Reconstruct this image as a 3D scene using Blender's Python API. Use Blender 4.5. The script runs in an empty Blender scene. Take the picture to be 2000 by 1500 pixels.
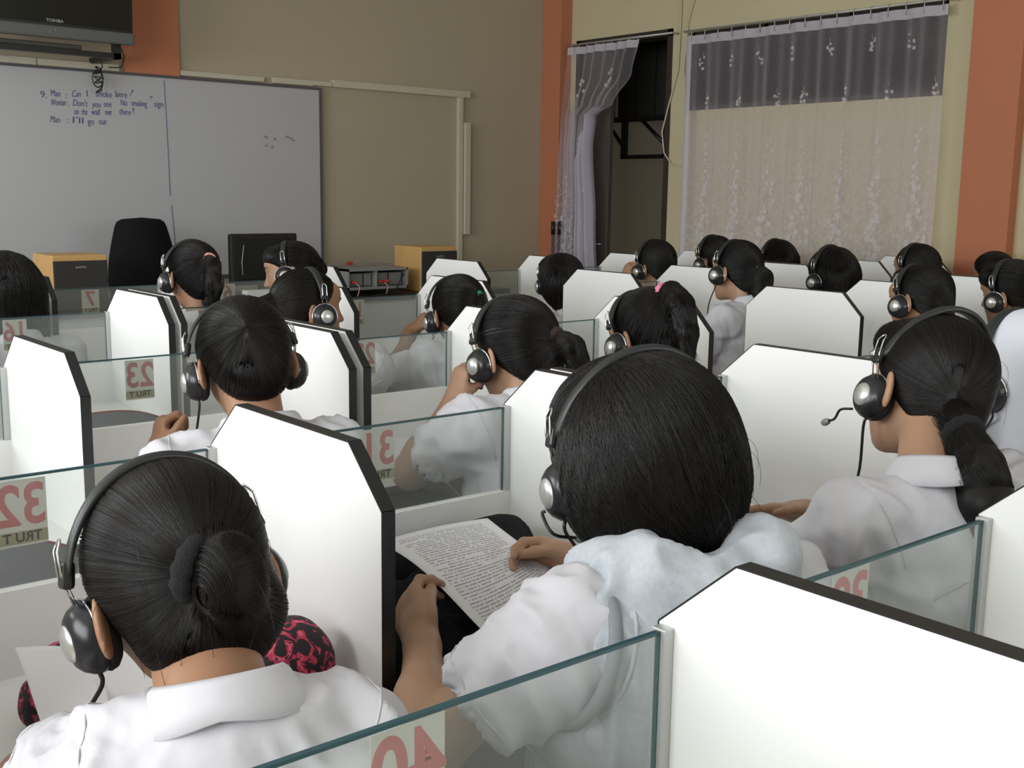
import bpy, bmesh, math, random
import numpy as np
from mathutils import Vector, Matrix, Euler
from mathutils.bvhtree import BVHTree

random.seed(4)
PI = math.pi
SC = bpy.context.scene
COL = SC.collection

# ---------------------------------------------------------------- camera
cd = bpy.data.cameras.new('camera')
cam = bpy.data.objects.new('camera', cd)
COL.objects.link(cam)
r = Vector((0.76685708, -0.64166006, 0.01423314))
u = Vector((0.09613335, 0.13675995, 0.98592854))
f = Vector((0.6345775, 0.754698, -0.16656027))
m = Matrix((r, u, -f)).transposed().to_4x4()
m.translation = Vector((-0.1314, -0.6323, 1.3764))
cam.matrix_world = m
cd.sensor_width = 36.0
cd.lens = 39.73
cd.clip_start = 0.05
cd.dof.use_dof = False
SC.camera = cam

# ---------------------------------------------------------------- light and exposure
SC.view_settings.view_transform = 'Standard'
SC.view_settings.look = 'None'
SC.view_settings.exposure = -0.15
SC.view_settings.gamma = 1.0
wd = bpy.data.worlds.new('world')
SC.world = wd
wd.use_nodes = True
wd.node_tree.nodes['Background'].inputs[0].default_value = (0.75, 0.86, 1.0, 1)
wd.node_tree.nodes['Background'].inputs[1].default_value = 0.25


def area_light(name, loc, rot, sx, sy, power, col):
    ld = bpy.data.lights.new(name, 'AREA')
    ld.shape = 'RECTANGLE'
    ld.size, ld.size_y = sx, sy
    ld.energy = power
    ld.color = col
    o = bpy.data.objects.new(name, ld)
    o.location = loc
    o.rotation_euler = rot
    COL.objects.link(o)
    return o


# daylight that comes in through the windows of the left and the back wall, plus an added passage fill
DAY = (0.95, 0.98, 1.0)
area_light('daylight_left_near', (-1.93, 0.3, 1.85), (0, -PI / 2, 0), 1.35, 2.4, 95, DAY)
area_light('daylight_left_far', (-1.93, 3.5, 1.85), (0, -PI / 2, 0), 1.35, 2.3, 105, DAY)
area_light('passage_fill', (6.7, 0.2, 1.5), (PI / 2, 0, 0), 1.2, 1.6, 16, DAY)  # lamp added inside the passage to brighten it, standing in for far-end daylight
area_light('daylight_back', (2.2, -2.75, 1.85), (PI / 2, 0, 0), 2.7, 1.2, 42, DAY)

# ---------------------------------------------------------------- materials
MATS = {}


def mat(name, col, rough=0.5, metal=0.0, spec=0.5, noise=None, bump=None, coat=0.0):
    if name in MATS:
        return MATS[name]
    mt = bpy.data.materials.new(name)
    mt.use_nodes = True
    nt = mt.node_tree
    b = nt.nodes['Principled BSDF']
    b.inputs['Base Color'].default_value = (*col, 1)
    b.inputs['Roughness'].default_value = rough
    b.inputs['Metallic'].default_value = metal
    b.inputs['Specular IOR Level'].default_value = spec
    b.inputs['Coat Weight'].default_value = coat
    tc = nt.nodes.new('ShaderNodeTexCoord')
    if noise:
        sc, amt = noise
        n = nt.nodes.new('ShaderNodeTexNoise')
        n.inputs['Scale'].default_value = sc
        n.inputs['Detail'].default_value = 6
        nt.links.new(tc.outputs['Object'], n.inputs['Vector'])
        mx = nt.nodes.new('ShaderNodeMix')
        mx.data_type = 'RGBA'
        mx.inputs[6].default_value = (*[c * (1 - amt) for c in col], 1)
        mx.inputs[7].default_value = (*[min(1, c * (1 + amt)) for c in col], 1)
        nt.links.new(n.outputs['Fac'], mx.inputs[0])
        nt.links.new(mx.outputs[2], b.inputs['Base Color'])
    if bump:
        sc, st, dist = bump
        n = nt.nodes.new('ShaderNodeTexNoise')
        n.inputs['Scale'].default_value = sc
        n.inputs['Detail'].default_value = 4
        nt.links.new(tc.outputs['Object'], n.inputs['Vector'])
        bp = nt.nodes.new('ShaderNodeBump')
        bp.inputs['Strength'].default_value = st
        bp.inputs['Distance'].default_value = dist
        nt.links.new(n.outputs['Fac'], bp.inputs['Height'])
        nt.links.new(bp.outputs['Normal'], b.inputs['Normal'])
    MATS[name] = mt
    return mt


LAM = mat('white_laminate', (0.88, 0.88, 0.87), 0.42, noise=(3.0, 0.02))
EDGE = mat('black_edge', (0.012, 0.012, 0.013), 0.35)
ALU = mat('aluminium', (0.55, 0.56, 0.55), 0.45, 0.6)
WALLF = mat('beige_paint', (0.47, 0.405, 0.295), 0.85, noise=(1.3, 0.06), bump=(90, 0.12, 0.002))
WALLR = mat('cream_paint', (0.62, 0.555, 0.36), 0.8, noise=(2.2, 0.07), bump=(90, 0.12, 0.002))
ORANGE = mat('orange_paint', (0.56, 0.205, 0.105), 0.75, noise=(2.0, 0.05), bump=(70, 0.1, 0.002))
BOARD = mat('whiteboard', (0.50, 0.50, 0.52), 0.35, noise=(1.6, 0.04))
FRAME = mat('dark_frame', (0.10, 0.09, 0.10), 0.5)
PVC = mat('cream_plastic', (0.60, 0.56, 0.44), 0.5, noise=(9, 0.05))
INK = mat('blue_ink', (0.03, 0.05, 0.26), 0.6)
CEIL = mat('ceiling_paint', (0.75, 0.74, 0.70), 0.9, noise=(2, 0.03))
FLOOR = mat('floor_tile', (0.42, 0.38, 0.32), 0.5, noise=(4, 0.08))
DARKW = mat('dark_wood', (0.035, 0.024, 0.02), 0.5, noise=(14, 0.3))
BLK = mat('black_plastic', (0.012, 0.012, 0.013), 0.35)
BLKF = mat('black_fabric', (0.008, 0.008, 0.009), 0.9, spec=0.2, bump=(400, 0.4, 0.002))
GREYF = mat('grey_fabric', (0.16, 0.165, 0.18), 0.85, bump=(300, 0.3, 0.002))
GREYM = mat('grey_metal', (0.30, 0.31, 0.31), 0.45, 0.3, noise=(30, 0.1))
TVG = mat('tv_grey', (0.11, 0.11, 0.105), 0.45)
SCREEN = mat('screen_glass', (0.01, 0.011, 0.011), 0.12)
BIRCH = mat('wood_veneer', (0.60, 0.36, 0.13), 0.5, noise=(12, 0.12))
GRILLE = mat('speaker_grille', (0.030, 0.028, 0.027), 0.8, bump=(500, 0.4, 0.001))
CHROME = mat('chrome', (0.8, 0.8, 0.82), 0.15, 1.0)
SILVER = mat('silver_plastic', (0.62, 0.62, 0.60), 0.28, 0.7)
CUPB = mat('glossy_black', (0.013, 0.014, 0.017), 0.28)
BANDB = mat('band_black', (0.02, 0.022, 0.023), 0.42)
PADB = mat('pad_black', (0.006, 0.006, 0.007), 0.75)
REDP = mat('red_plastic', (0.5, 0.04, 0.03), 0.4)
LETW = mat('pale_print', (0.45, 0.45, 0.43), 0.5)
REDI = mat('red_ink', (0.82, 0.27, 0.27), 0.6, noise=(60, 0.12))
CARD = mat('number_card_paper', (0.80, 0.79, 0.75), 0.7, noise=(25, 0.04))
OLIVE = mat('olive_strip', (0.60, 0.57, 0.34), 0.7, noise=(30, 0.1))
DINK = mat('dark_ink', (0.07, 0.06, 0.05), 0.7)
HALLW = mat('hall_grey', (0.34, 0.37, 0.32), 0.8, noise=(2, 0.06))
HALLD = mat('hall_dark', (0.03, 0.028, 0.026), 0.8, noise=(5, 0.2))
EYEW = mat('eye_white', (0.7, 0.68, 0.66), 0.2)
EYED = mat('eye_dark', (0.01, 0.007, 0.005), 0.1)


def translucent_paper(name, col, amount=.5):
    mt = bpy.data.materials.new(name)
    mt.use_nodes = True
    nt = mt.node_tree
    b = nt.nodes['Principled BSDF']
    b.inputs['Base Color'].default_value = (*col, 1)
    b.inputs['Roughness'].default_value = .7
    tl = nt.nodes.new('ShaderNodeBsdfTranslucent')
    tl.inputs[0].default_value = (*col, 1)
    mx = nt.nodes.new('ShaderNodeMixShader')
    mx.inputs[0].default_value = amount
    out = nt.nodes['Material Output']
    nt.links.new(b.outputs[0], mx.inputs[1])
    nt.links.new(tl.outputs[0], mx.inputs[2])
    nt.links.new(mx.outputs[0], out.inputs[0])
    return mt


CARD = translucent_paper('card_paper', (0.86, 0.85, 0.80), .45)
OLIVE = translucent_paper('strip_paper', (0.66, 0.62, 0.36), .4)
REDI = translucent_paper('red_print', (0.90, 0.28, 0.28), .35)


def glass_material(name='clear_glass', tint=(0.93, 0.95, 0.94), dust=0.12):
    mt = bpy.data.materials.new(name)
    mt.use_nodes = True
    nt = mt.node_tree
    nt.nodes.clear()
    out = nt.nodes.new('ShaderNodeOutputMaterial')
    tr = nt.nodes.new('ShaderNodeBsdfTransparent')
    tr.inputs[0].default_value = (*tint, 1)
    gl = nt.nodes.new('ShaderNodeBsdfGlossy')
    gl.inputs['Roughness'].default_value = 0.03
    df = nt.nodes.new('ShaderNodeBsdfDiffuse')
    df.inputs[0].default_value = (0.6, 0.62, 0.6, 1)
    lw = nt.nodes.new('ShaderNodeLayerWeight')
    lw.inputs[0].default_value = 0.5
    pw = nt.nodes.new('ShaderNodeMath')
    pw.operation = 'POWER'
    pw.inputs[1].default_value = 4.0
    nt.links.new(lw.outputs['Facing'], pw.inputs[0])
    fr = nt.nodes.new('ShaderNodeMath')
    fr.operation = 'MULTIPLY_ADD'
    fr.inputs[1].default_value = 0.45
    fr.inputs[2].default_value = 0.025
    nt.links.new(pw.outputs[0], fr.inputs[0])
    m1 = nt.nodes.new('ShaderNodeMixShader')
    m1.inputs[0].default_value = dust
    nt.links.new(tr.outputs[0], m1.inputs[1])
    nt.links.new(df.outputs[0], m1.inputs[2])
    m2 = nt.nodes.new('ShaderNodeMixShader')
    nt.links.new(fr.outputs[0], m2.inputs[0])
    nt.links.new(m1.outputs[0], m2.inputs[1])
    nt.links.new(gl.outputs[0], m2.inputs[2])
    nt.links.new(m2.outputs[0], out.inputs[0])
    return mt


GLASS = glass_material()
WGLASS = glass_material('tinted_window_glass', (0.45, 0.43, 0.40), 0.015)
GEDGE = mat('glass_edge', (0.03, 0.085, 0.10), 0.25)


def sheer_material(name, col, alpha, lace=False):
    mt = bpy.data.materials.new(name)
    mt.use_nodes = True
    nt = mt.node_tree
    nt.nodes.clear()
    out = nt.nodes.new('ShaderNodeOutputMaterial')
    tr = nt.nodes.new('ShaderNodeBsdfTransparent')
    df = nt.nodes.new('ShaderNodeBsdfDiffuse')
    df.inputs[0].default_value = (*col, 1)
    tl = nt.nodes.new('ShaderNodeBsdfTranslucent')
    tl.inputs[0].default_value = (*col, 1)
    m0 = nt.nodes.new('ShaderNodeMixShader')
    m0.inputs[0].default_value = 0.35
    nt.links.new(df.outputs[0], m0.inputs[1])
    nt.links.new(tl.outputs[0], m0.inputs[2])
    m1 = nt.nodes.new('ShaderNodeMixShader')
    # thin cloth looks denser where the eye grazes it
    lw = nt.nodes.new('ShaderNodeLayerWeight')
    lw.inputs[0].default_value = 0.35
    mr = nt.nodes.new('ShaderNodeMapRange')
    mr.inputs[3].default_value = alpha
    mr.inputs[4].default_value = min(1, alpha + 0.45)
    nt.links.new(lw.outputs['Facing'], mr.inputs[0])
    if lace:
        tc = nt.nodes.new('ShaderNodeTexCoord')
        mp = nt.nodes.new('ShaderNodeMapping')
        mp.inputs['Scale'].default_value = (1, 1, .8)
        nt.links.new(tc.outputs['Object'], mp.inputs[0])
        nz = nt.nodes.new('ShaderNodeTexNoise')
        nz.inputs['Scale'].default_value = 22
        nz.inputs['Detail'].default_value = 5
        nz.inputs['Distortion'].default_value = 1.6
        nt.links.new(mp.outputs[0], nz.inputs['Vector'])
        r1 = nt.nodes.new('ShaderNodeMapRange')
        r1.inputs[1].default_value, r1.inputs[2].default_value = .47, .62
        nt.links.new(nz.outputs['Fac'], r1.inputs[0])
        sp = nt.nodes.new('ShaderNodeSeparateXYZ')
        nt.links.new(tc.outputs['Object'], sp.inputs[0])
        r2 = nt.nodes.new('ShaderNodeMapRange')
        r2.inputs[1].default_value, r2.inputs[2].default_value = 1.72, 1.15
        r2.inputs[3].default_value, r2.inputs[4].default_value = .0, .20
        nt.links.new(sp.outputs[2], r2.inputs[0])
        mu = nt.nodes.new('ShaderNodeMath')
        mu.operation = 'MULTIPLY_ADD'
        nt.links.new(r1.outputs[0], mu.inputs[0])
        nt.links.new(r2.outputs[0], mu.inputs[1])
        r3 = nt.nodes.new('ShaderNodeMapRange')
        r3.inputs[1].default_value, r3.inputs[2].default_value = 1.98, 1.75
        r3.inputs[3].default_value, r3.inputs[4].default_value = 0, .20
        nt.links.new(sp.outputs[2], r3.inputs[0])
        ad = nt.nodes.new('ShaderNodeMath')
        nt.links.new(mr.outputs[0], ad.inputs[0])
        nt.links.new(r3.outputs[0], ad.inputs[1])
        nt.links.new(ad.outputs[0], mu.inputs[2])
        nt.links.new(mu.outputs[0], m1.inputs[0])
    else:
        nt.links.new(mr.outputs[0], m1.inputs[0])
    nt.links.new(tr.outputs[0], m1.inputs[1])
    nt.links.new(m0.outputs[0], m1.inputs[2])
    nt.links.new(m1.outputs[0], out.inputs[0])
    return mt


SHEER = sheer_material('sheer_net', (0.90, 0.85, 0.93), 0.15, True)
LACE = sheer_material('lace_thread', (0.95, 0.92, 0.95), 0.58)
HEADR = sheer_material('curtain_heading', (0.80, 0.76, 0.86), 0.88)


def paper_material(name, rows, density, base=(0.80, 0.79, 0.82), ink=(0.12, 0.12, 0.14), margin=0.1):
    mt = bpy.data.materials.new(name)
    mt.use_nodes = True
    nt = mt.node_tree
    b = nt.nodes['Principled BSDF']
    b.inputs['Roughness'].default_value = 0.75
    uv = nt.nodes.new('ShaderNodeUVMap')
    sp = nt.nodes.new('ShaderNodeSeparateXYZ')
    nt.links.new(uv.outputs[0], sp.inputs[0])

    def mth(op, a, b2=None, c=None):
        n = nt.nodes.new('ShaderNodeMath')
        n.operation = op
        for i, v in enumerate((a, b2, c)):
            if v is None:
                continue
            if isinstance(v, (int, float)):
                n.inputs[i].default_value = v
            else:
                nt.links.new(v, n.inputs[i])
        return n.outputs[0]
    v = mth('MULTIPLY', sp.outputs[1], rows)
    row = mth('FLOOR', v)
    fr = mth('FRACT', v)
    line = mth('MULTIPLY', mth('GREATER_THAN', fr, 0.25), mth('LESS_THAN', fr, 0.72))
    cb = nt.nodes.new('ShaderNodeCombineXYZ')
    nt.links.new(mth('MULTIPLY', sp.outputs[0], 60.0), cb.inputs[0])
    nt.links.new(mth('MULTIPLY', row, 7.31), cb.inputs[1])
    nz = nt.nodes.new('ShaderNodeTexNoise')
    nz.inputs['Scale'].default_value = 1.0
    nz.inputs['Detail'].default_value = 0
    nt.links.new(cb.outputs[0], nz.inputs['Vector'])
    word = mth('GREATER_THAN', nz.outputs['Fac'], 0.40)
    cb2 = nt.nodes.new('ShaderNodeCombineXYZ')
    nt.links.new(mth('MULTIPLY', sp.outputs[0], 2.2), cb2.inputs[0])
    nt.links.new(mth('MULTIPLY', row, 3.77), cb2.inputs[1])
    nz2 = nt.nodes.new('ShaderNodeTexNoise')
    nz2.inputs['Scale'].default_value = 1.0
    nt.links.new(cb2.outputs[0], nz2.inputs['Vector'])
    para = mth('GREATER_THAN', nz2.outputs['Fac'], 1.0 - density)
    marg = mth('MULTIPLY', mth('GREATER_THAN', sp.outputs[0], margin), mth('LESS_THAN', sp.outputs[0], 1 - margin))
    mv = mth('MULTIPLY', mth('GREATER_THAN', sp.outputs[1], 0.06), mth('LESS_THAN', sp.outputs[1], 0.94))
    fac = mth('MULTIPLY', mth('MULTIPLY', mth('MULTIPLY', line, word), mth('MULTIPLY', para, marg)), mv)
    fac = mth('MULTIPLY', fac, 0.58)
    mx = nt.nodes.new('ShaderNodeMix')
    mx.data_type = 'RGBA'
    mx.inputs[6].default_value = (*base, 1)
    mx.inputs[7].default_value = (*ink, 1)
    nt.links.new(fac, mx.inputs[0])
    nt.links.new(mx.outputs[2], b.inputs['Base Color'])
    return mt


PAPER_TEXT = paper_material('printed_paper', 42, 0.62)
PAPER_BLANK = paper_material('blank_paper', 20, 0.05)
PAPER_WRITE = paper_material('handwritten_paper', 26, 0.6, ink=(0.35, 0.36, 0.45), margin=0.06)


# ---------------------------------------------------------------- object helpers
def link(o, parent=None):
    COL.objects.link(o)
    if parent is not None:
        o.parent = parent
        o.matrix_parent_inverse = Matrix.Identity(4)
    return o


def tag(o, label=None, cat=None, group=None, kind=None):
    if label:
        o['label'] = label
    if cat:
        o['category'] = cat
    if group:
        o['group'] = group
    if kind:
        o['kind'] = kind
    return o


def thing(name, label, cat, loc=(0, 0, 0), rotz=0, group=None):
    o = bpy.data.objects.new(name, None)
    o.location = loc
    o.rotation_euler = (0, 0, rotz)
    link(o)
    return tag(o, label, cat, group)


def mesh_obj(name, me, parent=None, loc=None):
    o = bpy.data.objects.new(name, me)
    if loc is not None:
        o.location = loc
    return link(o, parent)


def np_mesh(name, V, F, mats, smooth=True, mi=None):
    """V (n,3) array, F (m,k) array of polygons of one size"""
    me = bpy.data.meshes.new(name)
    V = np.asarray(V, dtype=np.float32)
    F = np.asarray(F, dtype=np.int32)
    k = F.shape[1]
    me.vertices.add(len(V))
    me.vertices.foreach_set('co', V.ravel())
    me.loops.add(F.size)
    me.loops.foreach_set('vertex_index', F.ravel())
    me.polygons.add(len(F))
    me.polygons.foreach_set('loop_start', np.arange(0, F.size, k, dtype=np.int32))
    try:
        me.polygons.foreach_set('loop_total', np.full(len(F), k, dtype=np.int32))
    except Exception:
        pass
    if mi is not None:
        me.polygons.foreach_set('material_index', np.asarray(mi, dtype=np.int32))
    for mm in (mats if isinstance(mats, (list, tuple)) else [mats]):
        me.materials.append(mm)
    me.update(calc_edges=True)
    me.validate()
    me.polygons.foreach_set('use_smooth', np.full(len(me.polygons), smooth, dtype=bool))
    return me


class B:
    """collects shapes into one bmesh"""

    def __init__(self):
        self.bm = bmesh.new()
        self.mi = 0

    def _mark(self, faces):
        for fc in faces:
            fc.material_index = self.mi

    def box(self, x0, x1, y0, y1, z0, z1, bev=0.0):
        vs = [self.bm.verts.new((x, y, z)) for x in (x0, x1) for y in (y0, y1) for z in (z0, z1)]
        idx = ((0, 1, 3, 2), (4, 6, 7, 5), (0, 4, 5, 1), (2, 3, 7, 6), (0, 2, 6, 4), (1, 5, 7, 3))
        fs = [self.bm.faces.new([vs[i] for i in q]) for q in idx]
        self._mark(fs)
        if bev > 0:
            ed = list({e for fc in fs for e in fc.edges})
            res = bmesh.ops.bevel(self.bm, geom=ed, offset=bev, segments=2, profile=0.5, affect='EDGES')
            self._mark(res['faces'])
        return self

    def prism(self, pts, axis, a, b):
        """pts: polygon in the plane perpendicular to axis (0:x ->(y,z), 1:y ->(x,z), 2:z ->(x,y))"""
        def mk(p, t):
            return {0: (t, p[0], p[1]), 1: (p[0], t, p[1]), 2: (p[0], p[1], t)}[axis]
        v0 = [self.bm.verts.new(mk(p, a)) for p in pts]
        v1 = [self.bm.verts.new(mk(p, b)) for p in pts]
        n = len(pts)
        fs = [self.bm.faces.new(v0), self.bm.faces.new(v1[::-1])]
        for i in range(n):
            j = (i + 1) % n
            fs.append(self.bm.faces.new((v0[i], v1[i], v1[j], v0[j])))
        self._mark(fs)
        bmesh.ops.recalc_face_normals(self.bm, faces=fs)
        return self

    def tube(self, pts, rad, n=8, closed=False, caps=True):
        pts = [Vector(p) for p in pts]
        N = len(pts)
        rads = rad if isinstance(rad, (list, tuple)) else [rad] * N
        rings = []
        up = None
        for i, p in enumerate(pts):
            if closed:
                t = pts[(i + 1) % N] - pts[i - 1]
            else:
                t = pts[min(i + 1, N - 1)] - pts[max(i - 1, 0)]
            t.normalize()
            if up is None:
                up = Vector((0, 0, 1)) if abs(t.z) < 0.9 else Vector((1, 0, 0))
            up = (up - t * up.dot(t))
            if up.length < 1e-6:
                up = t.orthogonal()
            up.normalize()
            s = t.cross(up)
            rings.append([self.bm.verts.new(p + (up * math.cos(a) + s * math.sin(a)) * rads[i])
                          for a in [2 * PI * k / n for k in range(n)]])
        fs = []
        for i in range(N if closed else N - 1):
            A, Bn = rings[i], rings[(i + 1) % N]
            for k in range(n):
                fs.append(self.bm.faces.new((A[k], A[(k + 1) % n], Bn[(k + 1) % n], Bn[k])))
        for fc in fs:
            fc.smooth = True
        if caps and not closed:
            fs.append(self.bm.faces.new(rings[0][::-1]))
            fs.append(self.bm.faces.new(rings[-1]))
        self._mark(fs)
        return self

    def lathe(self, prof, M=None, n=24, smooth=True):
        """prof: (radius, height) pairs turned about local z, placed by matrix M"""
        M = M or Matrix.Identity(4)
        rings = []
        for (rr, zz) in prof:
            if rr < 1e-6:
                rings.append([self.bm.verts.new(M @ Vector((0, 0, zz)))])
            else:
                rings.append([self.bm.verts.new(M @ Vector((rr * math.cos(2 * PI * k / n), rr * math.sin(2 * PI * k / n), zz)))
                              for k in range(n)])
        fs = []
        for A, Bn in zip(rings[:-1], rings[1:]):
            for k in range(n):
                a0, a1 = A[k % len(A)], A[(k + 1) % len(A)]
                b0, b1 = Bn[k % len(Bn)], Bn[(k + 1) % len(Bn)]
                q = []
                for v in (a0, a1, b1, b0):
                    if v not in q:
                        q.append(v)
                if len(q) > 2:
                    fs.append(self.bm.faces.new(q))
        for fc in fs:
            fc.smooth = smooth
        self._mark(fs)
        return self

    def build(self, name, mats, parent=None, loc=None):
        bmesh.ops.recalc_face_normals(self.bm, faces=self.bm.faces)
        me = bpy.data.meshes.new(name)
        self.bm.to_mesh(me)
        self.bm.free()
        for mm in (mats if isinstance(mats, (list, tuple)) else [mats]):
            me.materials.append(mm)
        return mesh_obj(name, me, parent, loc)


def struct(name, b, m):
    o = b.build(name, m)
    o['kind'] = 'structure'
    return o


def text_mesh(s, size, extrude=0.0004, offset=0.0, shear=0.0, sx=1.0):
    cu = bpy.data.curves.new('t', 'FONT')
    cu.body = s
    cu.size = size
    cu.extrude = extrude
    cu.offset = offset
    cu.shear = shear
    cu.align_x = 'CENTER'
    cu.align_y = 'CENTER'
    o = bpy.data.objects.new('t', cu)
    COL.objects.link(o)
    dg = bpy.context.evaluated_depsgraph_get()
    me = bpy.data.meshes.new_from_object(o.evaluated_get(dg))
    bpy.data.objects.remove(o)
    bpy.data.curves.remove(cu)
    if sx != 1.0:
        me.transform(Matrix.Diagonal((sx, 1, 1, 1)))
    return me


def text_obj(name, s, size, loc, rot, m, parent=None, **kw):
    me = text_mesh(s, size, **kw)
    me.materials.clear()
    me.materials.append(m)
    o = mesh_obj(name, me, parent)
    o.location = loc
    o.rotation_euler = rot
    return o


def join_texts(items, m):
    """items: (string, size, Matrix, kwargs) -> one mesh"""
    bm = bmesh.new()
    for s, size, M, kw in items:
        me = text_mesh(s, size, **kw)
        me.transform(M)
        bm.from_mesh(me)
        bpy.data.meshes.remove(me)
    me = bpy.data.meshes.new('writing')
    bm.to_mesh(me)
    bm.free()
    me.materials.append(m)
    return me


# ================================================================ the room
YF, XR, XL, YB, ZC = 5.85, 5.68, -2.0, -2.9, 3.15
struct('floor', B().box(XL - .15, 8.0, YB - .15, YF + .15, -.1, 0), FLOOR)
struct('ceiling', B().box(XL - .15, XR + .12, YB - .15, YF + .15, ZC, ZC + .1), CEIL)
struct('wall_front', B().box(XL - .15, 8.0, YF, YF + .15, 0, ZC), WALLF)
# left wall with two window openings
b = B()
b.box(XL - .15, XL, YB, YF, 0, 1.15).box(XL - .15, XL, YB, YF, 2.55, ZC)
for y0, y1 in ((YB, -0.95), (1.55, 2.3), (4.7, YF)):
    b.box(XL - .15, XL, y0, y1, 1.15, 2.55)
struct('wall_left', b, WALLR)
b = B()
b.box(XL - .15, XR + .12, YB - .15, YB, 0, 1.2).box(XL - .15, XR + .12, YB - .15, YB, 2.5, ZC)
b.box(XL - .15, 0.8, YB - .15, YB, 1.2, 2.5).box(3.6, XR + .12, YB - .15, YB, 1.2, 2.5)
struct('wall_back', b, WALLR)
# right wall: window strip and a doorway
b = B()
TW = .13
DY0, DY1, DZ = 4.665, 5.60, 2.47
WY0, WY1, WZ0, WZ1 = 2.70, 4.53, 1.93, 2.43
b.box(XR, XR + TW, DY1, YF, 0, ZC)
b.box(XR, XR + TW, DY0, DY1, DZ, ZC)
b.box(XR, XR + TW, WY1, DY0, 0, ZC)
b.box(XR, XR + TW, WY0, WY1, 0, WZ0)
b.box(XR, XR + TW, WY0, WY1, WZ1, ZC)
b.box(XR, XR + TW, YB, WY0, 0, ZC)
struct('wall_right', b, WALLR)
# painted pillars
struct('trim_1', B().box(5.60, XR, 2.235, 2.515, 0, ZC, .004), ORANGE)
struct('trim_2', B().box(5.567, XR, 5.656, YF, 0, ZC, .004), ORANGE)
struct('trim_3', B().box(2.41, 2.735, YF - .03, YF, 2.019, ZC), ORANGE)
# window in the right wall
b = B()
b.box(XR + .03, XR + .09, WY0, WY1, WZ0, WZ0 + .03).box(XR + .03, XR + .09, WY0, WY1, WZ1 - .03, WZ1)
for y in (WY0, WY0 + .60, WY0 + 1.21, WY1 - .03):
    b.box(XR + .03, XR + .09, y, y + .03, WZ0, WZ1)
w1 = struct('window_1', b, DARKW)
B().box(XR + .057, XR + .061, WY0 + .02, WY1 - .02, WZ0 + .02, WZ1 - .02).build('pane', WGLASS, w1)
# windows of the left wall and the back wall (behind the camera)
for n, (y0, y1) in enumerate(((-0.95, 1.55), (2.3, 4.7))):
    b = B()
    b.box(XL - .1, XL - .05, y0, y1, 1.15, 1.2).box(XL - .1, XL - .05, y0, y1, 2.5, 2.55)
    for k in range(4):
        yy = y0 + (y1 - y0 - .05) * k / 3
        b.box(XL - .1, XL - .05, yy, yy + .05, 1.15, 2.55)
    struct('window_%d' % (n + 2), b, DARKW)
# door frame and open leaf of the doorway
b = B()
b.box(XR - .005, XR + TW, DY0, DY0 + .045, 0, DZ).box(XR - .005, XR + TW, DY1 - .045, DY1, 0, DZ)
b.box(XR - .005, XR + TW, DY0, DY1, DZ - .045, DZ)
d1 = struct('door_1', b, DARKW)
lf = B().box(XR + .02, XR + .06, 5.26, 5.55, .02, DZ - .05, .003).build('door_leaf', mat('door_brown', (0.075, 0.06, 0.052), 0.5, noise=(10, 0.2)), d1)
B().tube([(XR + .02, 5.29, 1.02), (XR - .02, 5.29, 1.02), (XR - .02, 5.36, 1.02)], .006).build('door_handle', CHROME, lf)
# passage outside
struct('wall_passage', B().box(7.6, 7.7, -1, YF + .15, 0, ZC), HALLW)
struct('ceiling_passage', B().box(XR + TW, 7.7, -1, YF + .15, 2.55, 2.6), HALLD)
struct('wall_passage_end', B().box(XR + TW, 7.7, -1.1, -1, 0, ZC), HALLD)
b = B()
for i in range(26):
    b.box(6.30 + .02 * (i % 2), 6.33 + .02 * (i % 2), 3.2 + i * .1, 3.3 + i * .1, 1.97, 2.55)
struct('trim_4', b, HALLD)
t = thing('canopy_frame', 'dark welded steel frame with diagonal struts seen through the open doorway', 'frame', (6.3, 5.3, 1.67))
B().box(-.02, .02, -1.6, .55, .26, .30).build('top_rail', BLK, t)
B().box(-.02, .02, -.4, .42, -.02, .01).build('bottom_rail', BLK, t)
for y in (.40, -.04):
    B().box(-.02, .02, y - .02, y + .02, -.02, .28).build('upright', BLK, t)
for (ya, za, yb, zb) in ((.53, .2, .40, .06), (.22, .27, -.03, .08)):
    B().tube([(0, ya, za), (0, yb, zb)], .016, 6).build('strut', BLK, t)

# ---------------------------------------------------------------- whiteboard wall
t = thing('whiteboard', 'wide white marker board with blue handwriting on the front wall', 'whiteboard', (2.4, YF, 0))
B().box(-2.9, 1.262, -.026, -.002, .858, 2.005).build('writing_surface', BOARD, t)
b = B()
b.box(-2.91, 1.275, -.034, -.002, 2.003, 2.018).box(-2.91, 1.275, -.034, -.002, .845, .86)
b.box(1.26, 1.275, -.034, -.002, .86, 2.003)
b.build('frame', FRAME, t)
words = [('9.', 1.957, 1.865), ('Man', 2.02, 1.875), (':', 2.075, 1.87), ('Can', 2.13, 1.880), ('I', 2.19, 1.885), ('smoke', 2.283, 1.888), ('here', 2.383, 1.893), ('?', 2.437, 1.905),
         ('Woman', 2.03, 1.828), (':', 2.083, 1.828), ("Don't", 2.148, 1.831), ('you', 2.238, 1.830), ('see', 2.303, 1.836), ('"', 2.352, 1.868), ('No', 2.396, 1.848), ('smoking', 2.484, 1.850), ('"', 2.549, 1.876), ('sign', 2.60, 1.853),
         ('on', 2.126, 1.785), ('the', 2.170, 1.786), ('wall', 2.233, 1.788), ('over', 2.305, 1.792), ('there', 2.400, 1.798), ('?', 2.45, 1.806),
         ('Man', 2.008, 1.737), (':', 2.075, 1.737), ("I'll", 2.132, 1.738), ('go', 2.204, 1.735), ('out', 2.270, 1.738)]
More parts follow.
